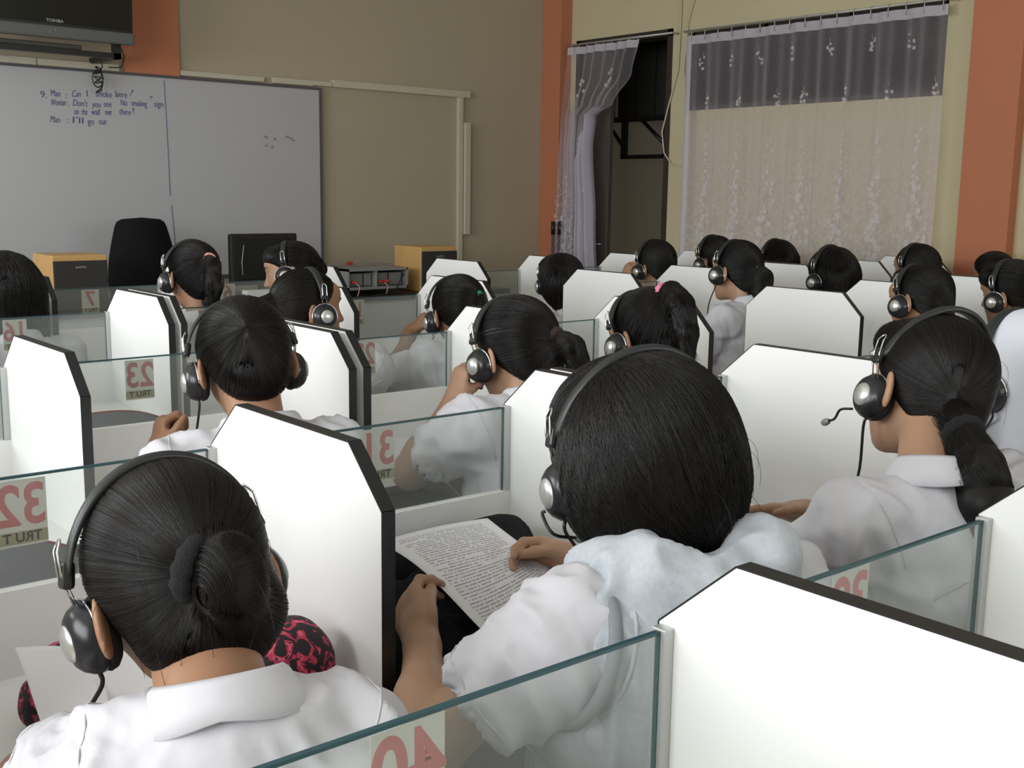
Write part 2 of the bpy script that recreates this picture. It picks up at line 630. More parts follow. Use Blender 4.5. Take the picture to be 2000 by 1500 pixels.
wid = {'smoke': .09, 'here': .067, 'Woman': .08, "Don't": .08, 'you': .046, 'see': .044, 'No': .036, 'smoking': .09, 'sign': .055, 'there': .066, 'over': .04, 'wall': .046, 'the': .033, 'on': .024, 'Man': .05, 'Can': .048, "I'll": .058, 'go': .036, 'out': .043}
items = []
for s, x, z in words:
    me = text_mesh(s, .05)
    w0 = max(v.co.x for v in me.vertices) - min(v.co.x for v in me.vertices)
    bpy.data.meshes.remove(me)
    k = wid.get(s, w0) / w0
    M = Matrix.Translation((x - 2.4, -.0275, z)) @ Euler((PI / 2, 0, 0)).to_matrix().to_4x4() @ Matrix.Rotation(random.uniform(-.06, .06), 4, 'Z')
    items.append((s, .05, M, dict(shear=random.uniform(-.1, .35), sx=k, extrude=.0003, offset=-.0004)))
for it_ in items:
    mesh_obj('handwritten_word', join_texts([it_], INK), t)
b = B()
b.tube([(.237, -.028, 1.99), (.245, -.028, 1.7), (.25, -.028, 1.33)], .0013, 5)
b.tube([(.256, -.028, 1.28), (.27, -.028, 1.05), (.275, -.028, .93)], .0013, 5)
b.build('ruled_line', INK, t)
SM = mat('ink_smudge', (0.33, 0.33, 0.34), 0.5)
b = B()
for x, z, w in ((.86, 1.69, .035), (.93, 1.68, .02), (1.0, 1.695, .06), (1.05, 1.68, .03), (.87, 1.64, .02), (.91, 1.63, .02)):
    b.tube([(x, -.027, z), (x + w * .4, -.027, z + .012), (x + w, -.027, z - .004)], [.001, .006, .001], 5)
b.build('smudge', SM, t)

# plastic cable trunking: pieces above the board, then along and down the wall
segs = [(1.0, 1.62), (1.625, 1.93), (1.935, 2.38)]
for k, (xa, xb) in enumerate(segs):
    o = B().box(xa, xb, YF - .024, YF, 2.018, 2.056, .003).build('cable_trunking', PVC)
    tag(o, ['left end piece of cream cable trunking above the whiteboard under the television',
            'second piece of cream cable trunking above the whiteboard under the television',
            'piece of cream cable trunking above the whiteboard beside the orange panel'][k], 'trunking', 'cream cable trunking on the front wall')
for k, (xa, xb, z, h) in enumerate([(2.74, 3.28, 2.025, .03), (3.34, 3.62, 2.025, .035), (3.62, 3.76, 2.03, .03), (3.765, 4.88, 2.03, .045)]):
    o = B().box(xa, xb, YF - .028, YF, z, z + h, .003).build('cable_trunking', PVC)
    tag(o, ['thin cream trunking strip on the whiteboard top right of the orange panel',
            'short cream trunking piece above the right part of the whiteboard',
            'small cream trunking piece at the top right corner of the whiteboard',
            'long level cream trunking on the bare wall right of the whiteboard'][k], 'trunking', 'cream cable trunking on the front wall')
o = B().box(4.775, 4.815, YF - .03, YF, .5, 2.03, .003).build('cable_trunking', PVC)
tag(o, 'inner upright cream trunking running down the bare front wall', 'trunking', 'cream cable trunking on the front wall')
o = B().box(4.822, 4.872, YF - .045, YF, 1.08, 1.86, .004).build('cable_trunking', PVC)
tag(o, 'thicker outer upright cream trunking beside the inner run', 'trunking', 'cream cable trunking on the front wall')

# ---------------------------------------------------------------- television on its bracket
t = thing('television', 'black wide television with silver grey lower rim hanging top left', 'television', (1.93, 5.45, 2.12))
t.rotation_euler = (math.radians(4), 0, 0)
B().box(-.62, .378, -.02, .07, .02, .60, .012).build('casing', BLK, t)
B().box(-.60, .36, -.024, -.02, .075, .58, .002).build('screen', SCREEN, t)
B().box(-.625, .383, -.032, .02, 0, .062, .01).build('lower_rim', TVG, t)
text_obj('brand_lettering', 'TOSHIBA', .021, (-.03, -.0255, .085), (PI / 2, 0, 0), LETW, t)
B().tube([(-.06, -.033, .028), (-.056, -.033, .04)], .0012, 5).tube([(-.03, -.033, .034), (-.026, -.033, .046)], .0012, 5).build('light_scratch', LETW, t)
t = thing('television_bracket', 'black steel shelf bracket holding the television on the wall', 'bracket', (1.93, 5.5, 2.05))
B().box(-.7, .33, -.02, .02, .0, .028).build('front_bar', BLK, t)
B().box(.29, .33, -.02, .02, .0, .085).build('upright', BLK, t)
B().box(-.45, -.41, -.02, .02, .0, .085).build('upright', BLK, t)
B().box(.29, .33, .0, .345, .0, .03).build('arm', BLK, t)
B().box(-.45, -.41, .0, .345, .0, .03).build('arm', BLK, t)
B().box(-.3, .12, -.03, .15, .028, .052, .006).build('media_player', mat('dark_grey_box', (0.05, 0.05, 0.045), 0.5), t)
# coiled cable hanging down at the bracket
b = B()
pts = []
for k in range(70):
    a = k * .55
    pts.append((2.235 + .02 * math.cos(a), 5.76 + .012 * math.sin(a * .7), 2.06 - .0022 * k + .03 * math.sin(a * .5)))
b.tube(pts, .0035, 6)
b.tube([(2.235 + .03 * math.cos(a), 5.77, 1.965 + .045 * math.sin(a)) for a in [i * .3 for i in range(21)]], .0035, 6)
tag(b.build('cable_bundle', BLK), 'tangled black cable bundle dangling over the top edge of the whiteboard', 'cable')
b = B()
b.tube([(2.335, 5.60, 2.18), (2.36, 5.75, 2.15), (2.40, 5.80, 2.10), (2.38, 5.80, 2.04), (2.31, 5.80, 2.035)], .0035, 6)
tag(b.build('power_cable', BLK), 'single black cable curving behind the television over the orange panel', 'cable')

# ---------------------------------------------------------------- teacher desk and what stands on it
t = thing('teacher_desk', 'long teacher desk with black top along the front of the room', 'desk', (2.8, 5.1, 0))
B().box(-1.9, 1.55, -.37, .27, .765, .795, .004).build('desktop', BLK, t)
B().box(-1.88, 1.53, -.34, -.32, .08, .765).build('front_panel', mat('grey_laminate', (0.55, 0.55, 0.55), 0.5), t)
for x in (-1.86, -.15, 1.5):
    B().box(x, x + .03, -.32, .25, 0, .765).build('side_panel', LAM, t)


def speaker(x, y, label):
    t = thing('loudspeaker', label, 'loudspeaker', (x, y, .795), 0, 'wooden bookshelf loudspeakers on the teacher desk')
    B().box(0, .262, .012, .29, 0, .262, .006).build('cabinet', BIRCH, t)
    B().box(.004, .258, 0, .014, .004, .236, .004).build('grille', GRILLE, t)
    text_obj('brand_lettering', 'AUVITO', .014, (.13, -.001, .205), (PI / 2, 0, 0), LETW, t)


speaker(1.625, 4.80, 'wooden loudspeaker with black grille left of the teacher chair')
speaker(3.735, 4.80, 'wooden loudspeaker with black grille right of the console rack')
# console rack
t = thing('console_rack', 'low grey metal console with red plugs beside the right loudspeaker', 'console', (3.23, 4.80, .795))
b = B()
b.box(0, .405, 0, .25, .03, .045).box(0, .405, 0, .25, .135, .148).box(0, .008, 0, .25, .03, .148).box(.397, .405, 0, .25, .03, .148).box(0, .405, .23, .25, .03, .148)
b.box(.185, .192, 0, .23, .045, .135)
b.build('case', GREYM, t)
for x0, x1 in ((.02, .12), (.13, .178), (.2, .29), (.30, .385)):
    B().box(x0, x1, .04, .2, .048, .12, .003).build('circuit_box', mat('grey_box', (0.22, 0.22, 0.21), 0.6), t)
for x in (.03, .20, .25):
    B().tube([(x, .02, .075), (x + .03, 0, .07)], .008, 8).build('plug', REDP, t)
for x in (.05, .24):
    B().tube([(x, 0, .07), (x + .012, -.02, .05), (x, -.03, .02), (x - .01, -.032, 0)], .003, 6).build('lead', mat('pink_lead', (0.6, 0.3, 0.28), 0.5), t)
B().tube([(.39, .02, .11), (.34, .0, .06), (.30, -.03, .01), (.15, -.05, -.0)], .003, 6).build('lead', BLK, t)
t = thing('amplifier', 'flat grey amplifier behind the console rack against the wall', 'amplifier', (2.95, 5.10, .795))
B().box(0, .85, 0, .22, 0, .145, .004).build('case', mat('pale_grey_case', (0.33, 0.32, 0.30), 0.5), t)
B().box(.50, .53, .05, .08, .145, .165, .003).build('red_knob', REDP, t)
# monitor, seen from the back
t = thing('monitor', 'black desktop monitor turned away, standing beside the whiteboard edge', 'monitor', (2.78, 4.93, .795))
B().box(-.20, .195, -.02, .02, .075, .348, .008).build('housing', BLK, t)
b = B()
b.box(-.165, .16, -.028, -.02, .105, .318, .003)
b.build('back_cover', mat('black_gloss', (0.008, 0.008, 0.008), 0.25), t)
B().tube([(-.14, -.03, .13), (-.145, -.033, .2), (-.13, -.03, .29)], .002, 5).build('cable', LETW, t)
B().box(-.03, .03, -.01, .02, .0, .08).box(-.11, .11, -.08, .09, 0, .012, .004).build('stand', BLK, t)
# white things lying on the front desk
t = thing('paper_box', 'flat white box with a red stripe on the desk below the monitor', 'box', (2.62, 4.755, .795))
B().box(-.03, .22, 0, .06, 0, .06, .002).build('carton', LAM, t)
B().box(.02, .20, -.001, .001, .012, .026).build('red_stripe', REDP, t)

# teacher chair
t = thing('office_chair', 'tall black office chair behind the teacher desk before the whiteboard', 'chair', (2.29, 5.42, 0))
b = B()
sec = []
for i in range(13):
    tt = i / 12
    z = .62 + .60 * tt
    w = .155 + .045 * math.sin(PI * min(1, tt * 1.15)) + (.0 if tt < .85 else -.28 * (tt - .85) ** 1.3)
    sec.append((w, z, -.10 + .03 * tt))
ring = []
for w, z, y in sec:
    ring.append([b.bm.verts.new((w * math.cos(a) * (1 if abs(math.cos(a)) < .99 else 1), y + .035 * math.sin(a) - .04 * math.cos(a) ** 2 * -1, z)) for a in [2 * PI * k / 20 for k in range(20)]])
for A, Bn in zip(ring[:-1], ring[1:]):
    for k in range(20):
        b.bm.faces.new((A[k], A[(k + 1) % 20], Bn[(k + 1) % 20], Bn[k])).smooth = True
b.bm.faces.new(ring[0][::-1])
b.bm.faces.new(ring[-1])
o = b.build('backrest', BLKF, t)
sb = o.modifiers.new('s', 'SUBSURF')
sb.levels = sb.render_levels = 1
B().box(-.22, .22, -.08, .30, .44, .52, .03).build('seat', BLKF, t)
B().tube([(0, -.07, .46), (0, -.12, .55), (0, -.10, .8)], .02).build('back_bar', BLK, t)
B().tube([(0, .1, .44), (0, .1, .10)], .025).build('gas_column', CHROME, t)
for k in range(5):
    a = 2 * PI * k / 5
    lg = B().tube([(0, .1, .11), (.28 * math.cos(a), .1 + .28 * math.sin(a), .07)], [.022, .014]).build('leg', BLK, t)
    B().lathe([(0, -.02), (.028, -.02), (.028, .02), (0, .02)], Matrix.Translation((.28 * math.cos(a), .1 + .28 * math.sin(a), .0285)) @ Matrix.Rotation(PI / 2, 4, 'X'), 12).build('castor', BLK, lg)

# two dark poles in the corner
for k, (x, y) in enumerate(((5.50, 5.62), (5.53, 5.58))):
    t = thing('broom_pole', ['left of two thin grey poles with black caps in the corner', 'right of two thin grey poles with black caps in the corner'][k], 'pole', (x, y, 0), 0, 'thin poles in the corner')
    B().tube([(0, 0, 0), (0, 0, 1.10)], .012).build('shaft', mat('pole_grey', (0.12, 0.12, 0.15), 0.4), t)
    B().tube([(0, 0, 1.08), (0, 0, 1.175)], .016).build('cap', BLK, t)

# ================================================================ curtains
def flower(bm_b, o, s, rnd):
    """a small embroidered blossom lying in the cloth plane (y,z), facing -x"""
    V = bm_b.bm.verts
    for p in range(5):
        a0 = p * 2 * PI / 5 + rnd.uniform(-.2, .2)
        c = (o[1] + math.cos(a0) * s * .55, o[2] + math.sin(a0) * s * .55)
        ring = [V.new((o[0], c[0] + s * .46 * math.cos(t), c[1] + s * .46 * math.sin(t))) for t in [k * PI / 3 for k in range(6)]]
        bm_b.bm.faces.new(ring)


def lace_columns(bb, surf, cols, ztop, zbot, rnd, k=1.0):
    """surf(y,z) -> x of the cloth"""
    for yc in cols:
        n = 26
        for i in range(n):
            t = i / (n - 1)
            z = ztop + (zbot - ztop) * t
            spread = .012 + .075 * t ** 1.2
            for j in range(1 + int(4 * t)):
                y = yc + rnd.uniform(-spread, spread)
                zz = z + rnd.uniform(-.012, .012)
                flower(bb, (surf(y, zz) - .004, y, zz), rnd.uniform(.009, .022) * (.6 + .5 * t) * k, rnd)
            if i % 3 == 0:
                y0 = yc + rnd.uniform(-spread, spread)
                y1 = y0 + rnd.uniform(-.04, .04)
                q = [(surf(y0 + (y1 - y0) * s_, z) - .004, y0 + (y1 - y0) * s_ + .01 * math.sin(s_ * 6), z - .07 * s_) for s_ in (0, .25, .5, .75, 1)]
                bb.tube(q, .0022, 4)


rnd = random.Random(3)
t = thing('curtain', 'wide sheer white curtain with lace flowers covering the window and wall below', 'curtain', (0, 0, 0))


def surf2(y, z):
    a = .5 + .5 * min(1, max(0, (2.40 - z) / .5))
    return 5.60 + .016 * a * math.sin(y * 31) + .010 * a * math.sin(y * 67 + 1.2 + .25 * z) - .004 * math.sin(z * 3)


def sheet(name, m, y0f, y1f, z0, z1, ny, nz, sf, parent, uvspace=False):
    V = []
    for j in range(nz + 1):
        z = z0 + (z1 - z0) * j / nz
        ya, yb = y0f(z), y1f(z)
        for i in range(ny + 1):
            y = ya + (yb - ya) * i / ny
            V.append((sf(y, z), y, z))
    F = [(j * (ny + 1) + i, j * (ny + 1) + i + 1, (j + 1) * (ny + 1) + i + 1, (j + 1) * (ny + 1) + i) for j in range(nz) for i in range(ny)]
    return mesh_obj(name, np_mesh(name, V, F, m), parent)


sheet('cloth', SHEER, lambda z: 2.655, lambda z: 4.475 + .0 * z, .45, 2.338, 260, 24, surf2, t)
sheet('heading_tape', HEADR, lambda z: 2.655, lambda z: 4.475, 2.338, 2.392, 200, 1, surf2, t)
sheet('side_hem', HEADR, lambda z: 4.42, lambda z: 4.475, .45, 2.338, 6, 20, lambda y, z: surf2(y, z) - .003, t)
bb = B()
lace_columns(bb, surf2, [2.76, 3.02, 3.27, 3.53, 3.77, 4.02, 4.28], 1.75, .85, rnd)
for i, y in enumerate((2.72, 3.0, 3.26, 3.5, 3.74, 3.98, 4.25)):
    for z in (1.96, 2.22):
        yy = y + rnd.uniform(-.04, .04) + (.1 if z > 2.1 else 0)
        for k in range(7):
            y_, z_ = yy + rnd.uniform(-.022, .022), z + rnd.uniform(-.04, .04)
            flower(bb, (surf2(y_, z_) - .004, y_, z_), rnd.uniform(.006, .012), rnd)
        bb.tube([(surf2(yy, z) - .004, yy + .008 * s_, z + .03 + .035 * s_) for s_ in (0, .5, 1)], .0010, 4)
bb.build('lace_embroidery', LACE, t)
t2 = thing('curtain_rail', 'long thin pale curtain rail with hooks above the wide sheer curtain', 'curtain rail', (0, 0, 0), 0, 'curtain rails')
B().tube([(5.60, 2.62, 2.418), (5.60, 4.50, 2.425)], .007).build('rod', ALU, t2)
for k in range(17):
    y = 2.68 + k * .109
    B().tube([(5.60, y, 2.43), (5.588, y, 2.41), (5.59, y, 2.36)], .003, 5).build('hook', ALU, t2)
for y in (2.64, 4.49):
    B().tube([(5.60, y, 2.42), (XR, y, 2.42)], .006, 6).build('bracket', ALU, t2)

t = thing('curtain', 'narrow sheer lace curtain drawn aside and gathered in the doorway', 'curtain', (0, 0, 0))


def lerp_tab(tab):
    def fn(z):
        for (za, va), (zb, vb) in zip(tab[:-1], tab[1:]):
            if za >= z >= zb:
                k = (za - z) / (za - zb)
                k = k * k * (3 - 2 * k)
                return va + (vb - va) * k
        return tab[0][1] if z > tab[0][0] else tab[-1][1]
    return fn


yR = lerp_tab([(2.42, 4.87), (2.20, 4.92), (2.0, 5.10), (1.93, 5.27), (1.7, 5.30), (1.2, 5.26), (.4, 5.20)])
yL = lerp_tab([(2.42, 5.56), (2.0, 5.58), (1.4, 5.60), (.9, 5.63), (.4, 5.64)])


def surf1(y, z):
    g = min(1, max(0, (2.42 - z) / .5))
    w = max(.05, yL(z) - yR(z))
    s_ = (y - yR(z)) / w
    return 5.57 - .02 * g + (.010 + .022 * g) * math.sin(s_ * 42 + .6 * math.sin(z * 2)) + .01 * math.sin(s_ * 15 + z)


sheet('cloth', SHEER, yR, yL, .35, 2.36, 130, 60, surf1, t)
sheet('heading_tape', HEADR, yR, yL, 2.36, 2.41, 120, 2, surf1, t)
sheet('gathered_fold', HEADR, yR, lerp_tab([(2.0, 5.20), (1.93, 5.33), (1.6, 5.42), (.4, 5.42)]), .35, 1.97, 60, 40, lambda y, z: surf1(y, z) - .018, t)
bb = B()
lace_columns(bb, surf1, [5.58, 5.50, 5.35], 1.5, .8, rnd)
for yy, z in ((5.40, 2.12), (5.15, 2.18)):
    for k in range(7):
        y_, z_ = yy + rnd.uniform(-.03, .03), z + rnd.uniform(-.06, .06)
        flower(bb, (surf1(y_, z_) - .004, y_, z_), .014, rnd)
bb.build('lace_embroidery', LACE, t)
t2 = thing('curtain_rail', 'short thin pale curtain rail with hooks above the doorway', 'curtain rail', (0, 0, 0), 0, 'curtain rails')
B().tube([(5.60, 4.60, 2.428), (5.60, 5.60, 2.432)], .007).build('rod', ALU, t2)
for k in range(9):
    y = 4.90 + k * .083
    B().tube([(5.60, y, 2.44), (5.588, y, 2.42), (5.585, y, 2.38)], .003, 5).build('hook', ALU, t2)
for y in (4.615, 5.59):
    B().tube([(5.60, y, 2.43), (XR, y, 2.43)], .006, 6).build('bracket', ALU, t2)
pts = [(5.668, 4.59, 3.0), (5.668, 4.593, 2.45), (5.668, 4.60, 2.2), (5.668, 4.68, 1.95), (5.668, 4.725, 1.80), (5.668, 4.70, 1.66), (5.668, 4.63, 1.585), (5.668, 4.50, 1.565)]
tag(B().tube(pts, .0055, 6).build('wall_cable', PVC), 'thin pale cable looping down the wall between doorway and wide curtain', 'cable')
pts = [(5.668, 4.40, 3.0), (5.668, 4.455, 2.72), (5.668, 4.525, 2.5), (5.668, 4.55, 2.2), (5.668, 4.50, 1.9)]
tag(B().tube(pts, .0045, 6).build('wall_cable', PVC), 'second pale cable curving behind the left end of the wide curtain rail', 'cable')

# ================================================================ study booths
ROWX = [0.023, 0.017, -0.003, 0.011, -0.055]
ROWY = [0.0, 0.886, 1.828, 2.781, 3.651]
PODS = [(0.0, 0.56, 1.12), (1.156, 1.716, 2.276), (3.004, 3.564, 4.124), (4.160, 4.700, 5.240)]
TH = .018
DZT = .73       # desktop height
ZL = .85        # ledge under the glass
ZG = 1.0
ZP1, ZP2 = 1.005, 1.076
PD, PLN = .072, .4415
digit_cache = {}


def booth_table(row, pod, cards, label):
    x0, y0 = ROWX[row], ROWY[row]
    xs = PODS[pod]
    t = thing('study_booth', label, 'study booth', (x0 + xs[0], y0, 0), 0, 'white two-seat study booths in rows')
    prof = [(.010, 0), (.010, ZP1), (-PD, ZP2), (-PLN + PD, ZP2), (-PLN, ZP1), (-PLN, 0)]
    for x in xs:
        dx = x - xs[0]
        p = B().prism(prof, 0, dx, dx + TH).build('divider_panel', LAM, t)
        # black banding round the rim
        b = B()
        w = .0016
        for (a, c) in zip(prof[:-1], prof[1:]):
            d = Vector((0, c[0] - a[0], c[1] - a[1])).normalized()
            nrm = Vector((0, -d.z, d.y)) if True else None
            # outward side
            mid = Vector((0, (a[0] + c[0]) / 2, (a[1] + c[1]) / 2))
            if (mid - Vector((0, -PLN / 2, .5))).dot(nrm) < 0:
                nrm = -nrm
            A = Vector((0, *a))
            Cc = Vector((0, *c))
            q = [A, Cc, Cc + nrm * w, A + nrm * w]
            b.prism([(v.y, v.z) for v in q], 0, dx - .0004, dx + TH + .0004)
        b.build('edge_band', EDGE, p)
    for i in range(2):
        xa, xb = xs[i] - xs[0] + TH, xs[i + 1] - xs[0]
        g = B()
        g.box(xa + .012, xb - .012, -.0025, .0025, ZL - .01, ZG - .0008)
        g.mi = 1
        g.box(xa + .012, xb - .012, -.0027, .0027, ZG - .0008, ZG + .0022)
        g.box(xb - .0128, xb - .0105, -.0027, .0027, ZL - .01, ZG)
        g.build('glass_pane', [GLASS, GEDGE], t)
        for px in (xa, xb - .012):
            B().box(px, px + .012, -.008, .008, ZL, ZG + .004, .001).build('glass_post', ALU, t)
        n = cards[i]
        if n is not None:
            cx = xa - TH + .286
            c = B().box(cx - .033, cx + .033, .0030, .0034, .905, .995).build('number_card', CARD, t)
            key = str(n)
            if key not in digit_cache:
                me = text_mesh(key, .078, extrude=.0002, offset=.0016)
                me.transform(Matrix.Diagonal((-.86 if len(key) == 2 else -1.0, 1, 1, 1)))
                me.materials.clear()
                me.materials.append(REDI)
                me2 = text_mesh('TRU T', .018, extrude=.0002, offset=.0004)
                me2.transform(Matrix.Diagonal((-1, 1, 1, 1)))
                me2.materials.clear()
                me2.materials.append(DINK)
                digit_cache[key] = (me, me2)
            dm, cm = digit_cache[key]
            o = mesh_obj('red_digits', dm, c)
            o.location = (cx, .0026 + .0002, .958)
            o.rotation_euler = (PI / 2, 0, 0)
            st = B().box(cx - .033, cx + .033, .0029, .0031, .908, .925).build('olive_strip', OLIVE, c)
            o = mesh_obj('caption', cm, c)
            o.location = (cx, .0027, .9165)
            o.rotation_euler = (PI / 2, 0, 0)
    B().box(TH, xs[2] - xs[0], -.009, .009, .06, ZL).build('front_panel', LAM, t) if False else None
    for i in range(2):
        xa, xb = xs[i] - xs[0] + TH, xs[i + 1] - xs[0]
        B().box(xa, xb, -.009, .009, .06, ZL).build('front_panel', LAM, t)
        d = B().box(xa, xb, -.425, -.009, DZT - .022, DZT).build('desktop', LAM, t)
        B().box(xa, xb, -.428, -.425, DZT - .023, DZT + .0005).build('edge_band', EDGE, d)
    return t


LAB = {
    (0, 0): ((40, 39), 'nearest white booth pair with red number 40, bottom centre to bottom right'),
    (0, 1): ((38, 37), 'white booth whose panel edge cuts in at the right frame edge, right of number 39'),
    (1, 0): ((32, 31), 'white booth pair with red numbers 32 and 31, between the bun and bob haired students'),
    (1, 1): ((30, 29), 'white booth pair behind the bob haired student, ponytailed student sitting in it'),
    (2, 0): ((24, 23), 'white booth pair with red number 23, empty chair at its left seat'),
    (2, 1): ((22, 21), 'white booth pair with red number 22, student touching her earpiece sitting in it'),
    (2, 2): ((20, 19), 'white booth pair across the aisle, directly behind the big ponytailed head'),
    (2, 3): ((18, 17), 'white booth pair at the right edge, third row back from the camera'),
    (3, 0): ((None, 16), 'white booth pair at the left edge with red number 16'),
    (3, 1): ((15, 14), 'white booth pair in front of the student with green hair clip'),
    (3, 2): ((13, 12), 'white booth pair right of the aisle, second row from the front, left unit'),
    (3, 3): ((11, 10), 'white booth pair second row from the front, right unit near the orange pillar'),
    (4, 0): ((None, 8), 'front row white booth pair at far left under the left loudspeaker'),
    (4, 1): ((7, 6), 'front row white booth pair below the console rack'),
    (4, 2): ((5, 4), 'front row white booth pair right of the right loudspeaker'),
    (4, 3): ((3, 2), 'front row white booth pair below the doorway and wide curtain'),
}
for (rw, pd), (cards, lb) in LAB.items():
    booth_table(rw, pd, cards, lb)
# small pencil marks on one panel

# ================================================================ people: distance-field modelling
def sub3(a, b):
    return (a[0] - b[0], a[1] - b[1], a[2] - b[2])


class Field:
    def __init__(s, lo, hi, h):
        s.lo = np.array(lo, float)
        s.h = h
        n = np.ceil((np.array(hi, float) - s.lo) / h).astype(int) + 1
        s.n = n
        s.G = np.full(tuple(n), .3, np.float32)
        s.ax = [(s.lo[i] + h * np.arange(n[i])).astype(np.float32) for i in range(3)]

    def block(s, blo, bhi, pad):
        i0 = np.clip(np.floor((np.array(blo) - pad - s.lo) / s.h).astype(int), 0, s.n)
        i1 = np.clip(np.ceil((np.array(bhi) + pad - s.lo) / s.h).astype(int) + 1, 0, s.n)
        if np.any(i1 <= i0):
            return None
        sl = tuple(slice(a, c) for a, c in zip(i0, i1))
        return sl, s.ax[0][sl[0]][:, None, None], s.ax[1][sl[1]][None, :, None], s.ax[2][sl[2]][None, None, :]

    def add(s, prim, k=.01):
        fn, blo, bhi = prim
        r_ = s.block(blo, bhi, k + .03)
        if r_ is None:
            return s
        sl, X, Y, Z = r_
        d = fn(X, Y, Z).astype(np.float32)
        g = s.G[sl]
        h = np.maximum(k - np.abs(g - d), 0) / k
        s.G[sl] = np.minimum(g, d) - h * h * k * .25
        return s

    def cut(s, prim, k=.006):
        fn, blo, bhi = prim
        r_ = s.block(blo, bhi, k + .02)
        if r_ is None:
            return s
        sl, X, Y, Z = r_
        d = -fn(X, Y, Z).astype(np.float32)
        g = s.G[sl]
        h = np.maximum(k - np.abs(g - d), 0) / k
        s.G[sl] = np.maximum(g, d) + h * h * k * .25
        return s

    def keep_half(s, M, n, off, k=.01):
        """keep the side where n.(local p) + off > 0"""
        Mi = M.inverted()
        nw = M.to_3x3() @ Vector(n)
        nw.normalize()
        p0 = M @ (Vector(n).normalized() * (-off / Vector(n).length))
        X, Y, Z = s.ax[0][:, None, None], s.ax[1][None, :, None], s.ax[2][None, None, :]
        d = -((X - p0.x) * nw.x + (Y - p0.y) * nw.y + (Z - p0.z) * nw.z)
        h = np.maximum(k - np.abs(s.G - d), 0) / k
        s.G = np.maximum(s.G, d) + h * h * k * .25
        return s

    def mesh(s):
        """surface nets"""
        G = s.G
        # close the border
        G[0], G[-1] = .3, .3
        G[:, 0], G[:, -1] = .3, .3
        G[:, :, 0], G[:, :, -1] = .3, .3
        S = G < 0
        c = [S[:-1, :-1, :-1], S[1:, :-1, :-1], S[:-1, 1:, :-1], S[1:, 1:, :-1], S[:-1, :-1, 1:], S[1:, :-1, 1:], S[:-1, 1:, 1:], S[1:, 1:, 1:]]
        cnt = sum(x.astype(np.int8) for x in c)
        act = np.argwhere((cnt > 0) & (cnt < 8))
        idx = np.full(cnt.shape, -1, np.int32)
        idx[act[:, 0], act[:, 1], act[:, 2]] = np.arange(len(act))
        offs = np.array([(0, 0, 0), (1, 0, 0), (0, 1, 0), (1, 1, 0), (0, 0, 1), (1, 0, 1), (0, 1, 1), (1, 1, 1)])
        val = np.stack([G[act[:, 0] + o[0], act[:, 1] + o[1], act[:, 2] + o[2]] for o in offs], 1)
        P = np.zeros((len(act), 3))
        W = np.zeros(len(act))
        for a, b_ in ((0, 1), (2, 3), (4, 5), (6, 7), (0, 2), (1, 3), (4, 6), (5, 7), (0, 4), (1, 5), (2, 6), (3, 7)):
            va, vb = val[:, a], val[:, b_]
            mk = (va < 0) != (vb < 0)
            t = np.where(mk, va / np.where(mk, va - vb, 1), 0)
            P += np.where(mk[:, None], offs[a] + (offs[b_] - offs[a]) * t[:, None], 0)
            W += mk
        V = s.lo + (act + P / W[:, None]) * s.h
        F = []
        for ax in range(3):
            sa = [slice(None)] * 3
            sb_ = [slice(None)] * 3
            sa[ax] = slice(0, -1)
            sb_[ax] = slice(1, None)
            A, Bn = S[tuple(sa)], S[tuple(sb_)]
            e = np.argwhere(A != Bn)
            o1, o2 = [(1, 2), (2, 0), (0, 1)][ax]
            ok = (e[:, o1] > 0) & (e[:, o2] > 0) & (e[:, o1] < s.n[o1] - 1) & (e[:, o2] < s.n[o2] - 1)
            e = e[ok]
            flip = A[e[:, 0], e[:, 1], e[:, 2]]
            q = []
            for d1, d2 in ((-1, -1), (0, -1), (0, 0), (-1, 0)):
                c_ = e.copy()
                c_[:, o1] += d1
                c_[:, o2] += d2
                q.append(idx[c_[:, 0], c_[:, 1], c_[:, 2]])
            q = np.stack(q, 1)
            q[~flip] = q[~flip][:, ::-1]
            F.append(q)
        return V, np.concatenate(F)


def v3(p):
    return np.array([p[0], p[1], p[2]], float)


def cone(a, b, ra, rb):
    a, b = v3(a), v3(b)
    ba = b - a
    L = max(1e-9, ba @ ba)

    def fn(X, Y, Z):
        px, py, pz = X - a[0], Y - a[1], Z - a[2]
        h = np.clip((px * ba[0] + py * ba[1] + pz * ba[2]) / L, 0, 1)
        return np.sqrt((px - h * ba[0]) ** 2 + (py - h * ba[1]) ** 2 + (pz - h * ba[2]) ** 2) - (ra + (rb - ra) * h)
    R_ = max(ra, rb)
    return fn, np.minimum(a, b) - R_, np.maximum(a, b) + R_


def local(M):
    Mi = np.array(M.inverted())

    def tr(X, Y, Z):
        return tuple(Mi[i, 0] * X + Mi[i, 1] * Y + Mi[i, 2] * Z + Mi[i, 3] for i in range(3))
    return tr


def ell(M, c, rr):
    tr = local(M)
    r3 = rr

    def fn(X, Y, Z):
        x, y, z = tr(X, Y, Z)
        x, y, z = x - c[0], y - c[1], z - c[2]
        k0 = np.sqrt((x / r3[0]) ** 2 + (y / r3[1]) ** 2 + (z / r3[2]) ** 2)
        k1 = np.sqrt((x / r3[0] ** 2) ** 2 + (y / r3[1] ** 2) ** 2 + (z / r3[2] ** 2) ** 2)
        return k0 * (k0 - 1) / np.maximum(k1, 1e-6)
    w = M @ Vector(c)
    R_ = max(rr)
    w = v3(w)
    return fn, w - R_, w + R_


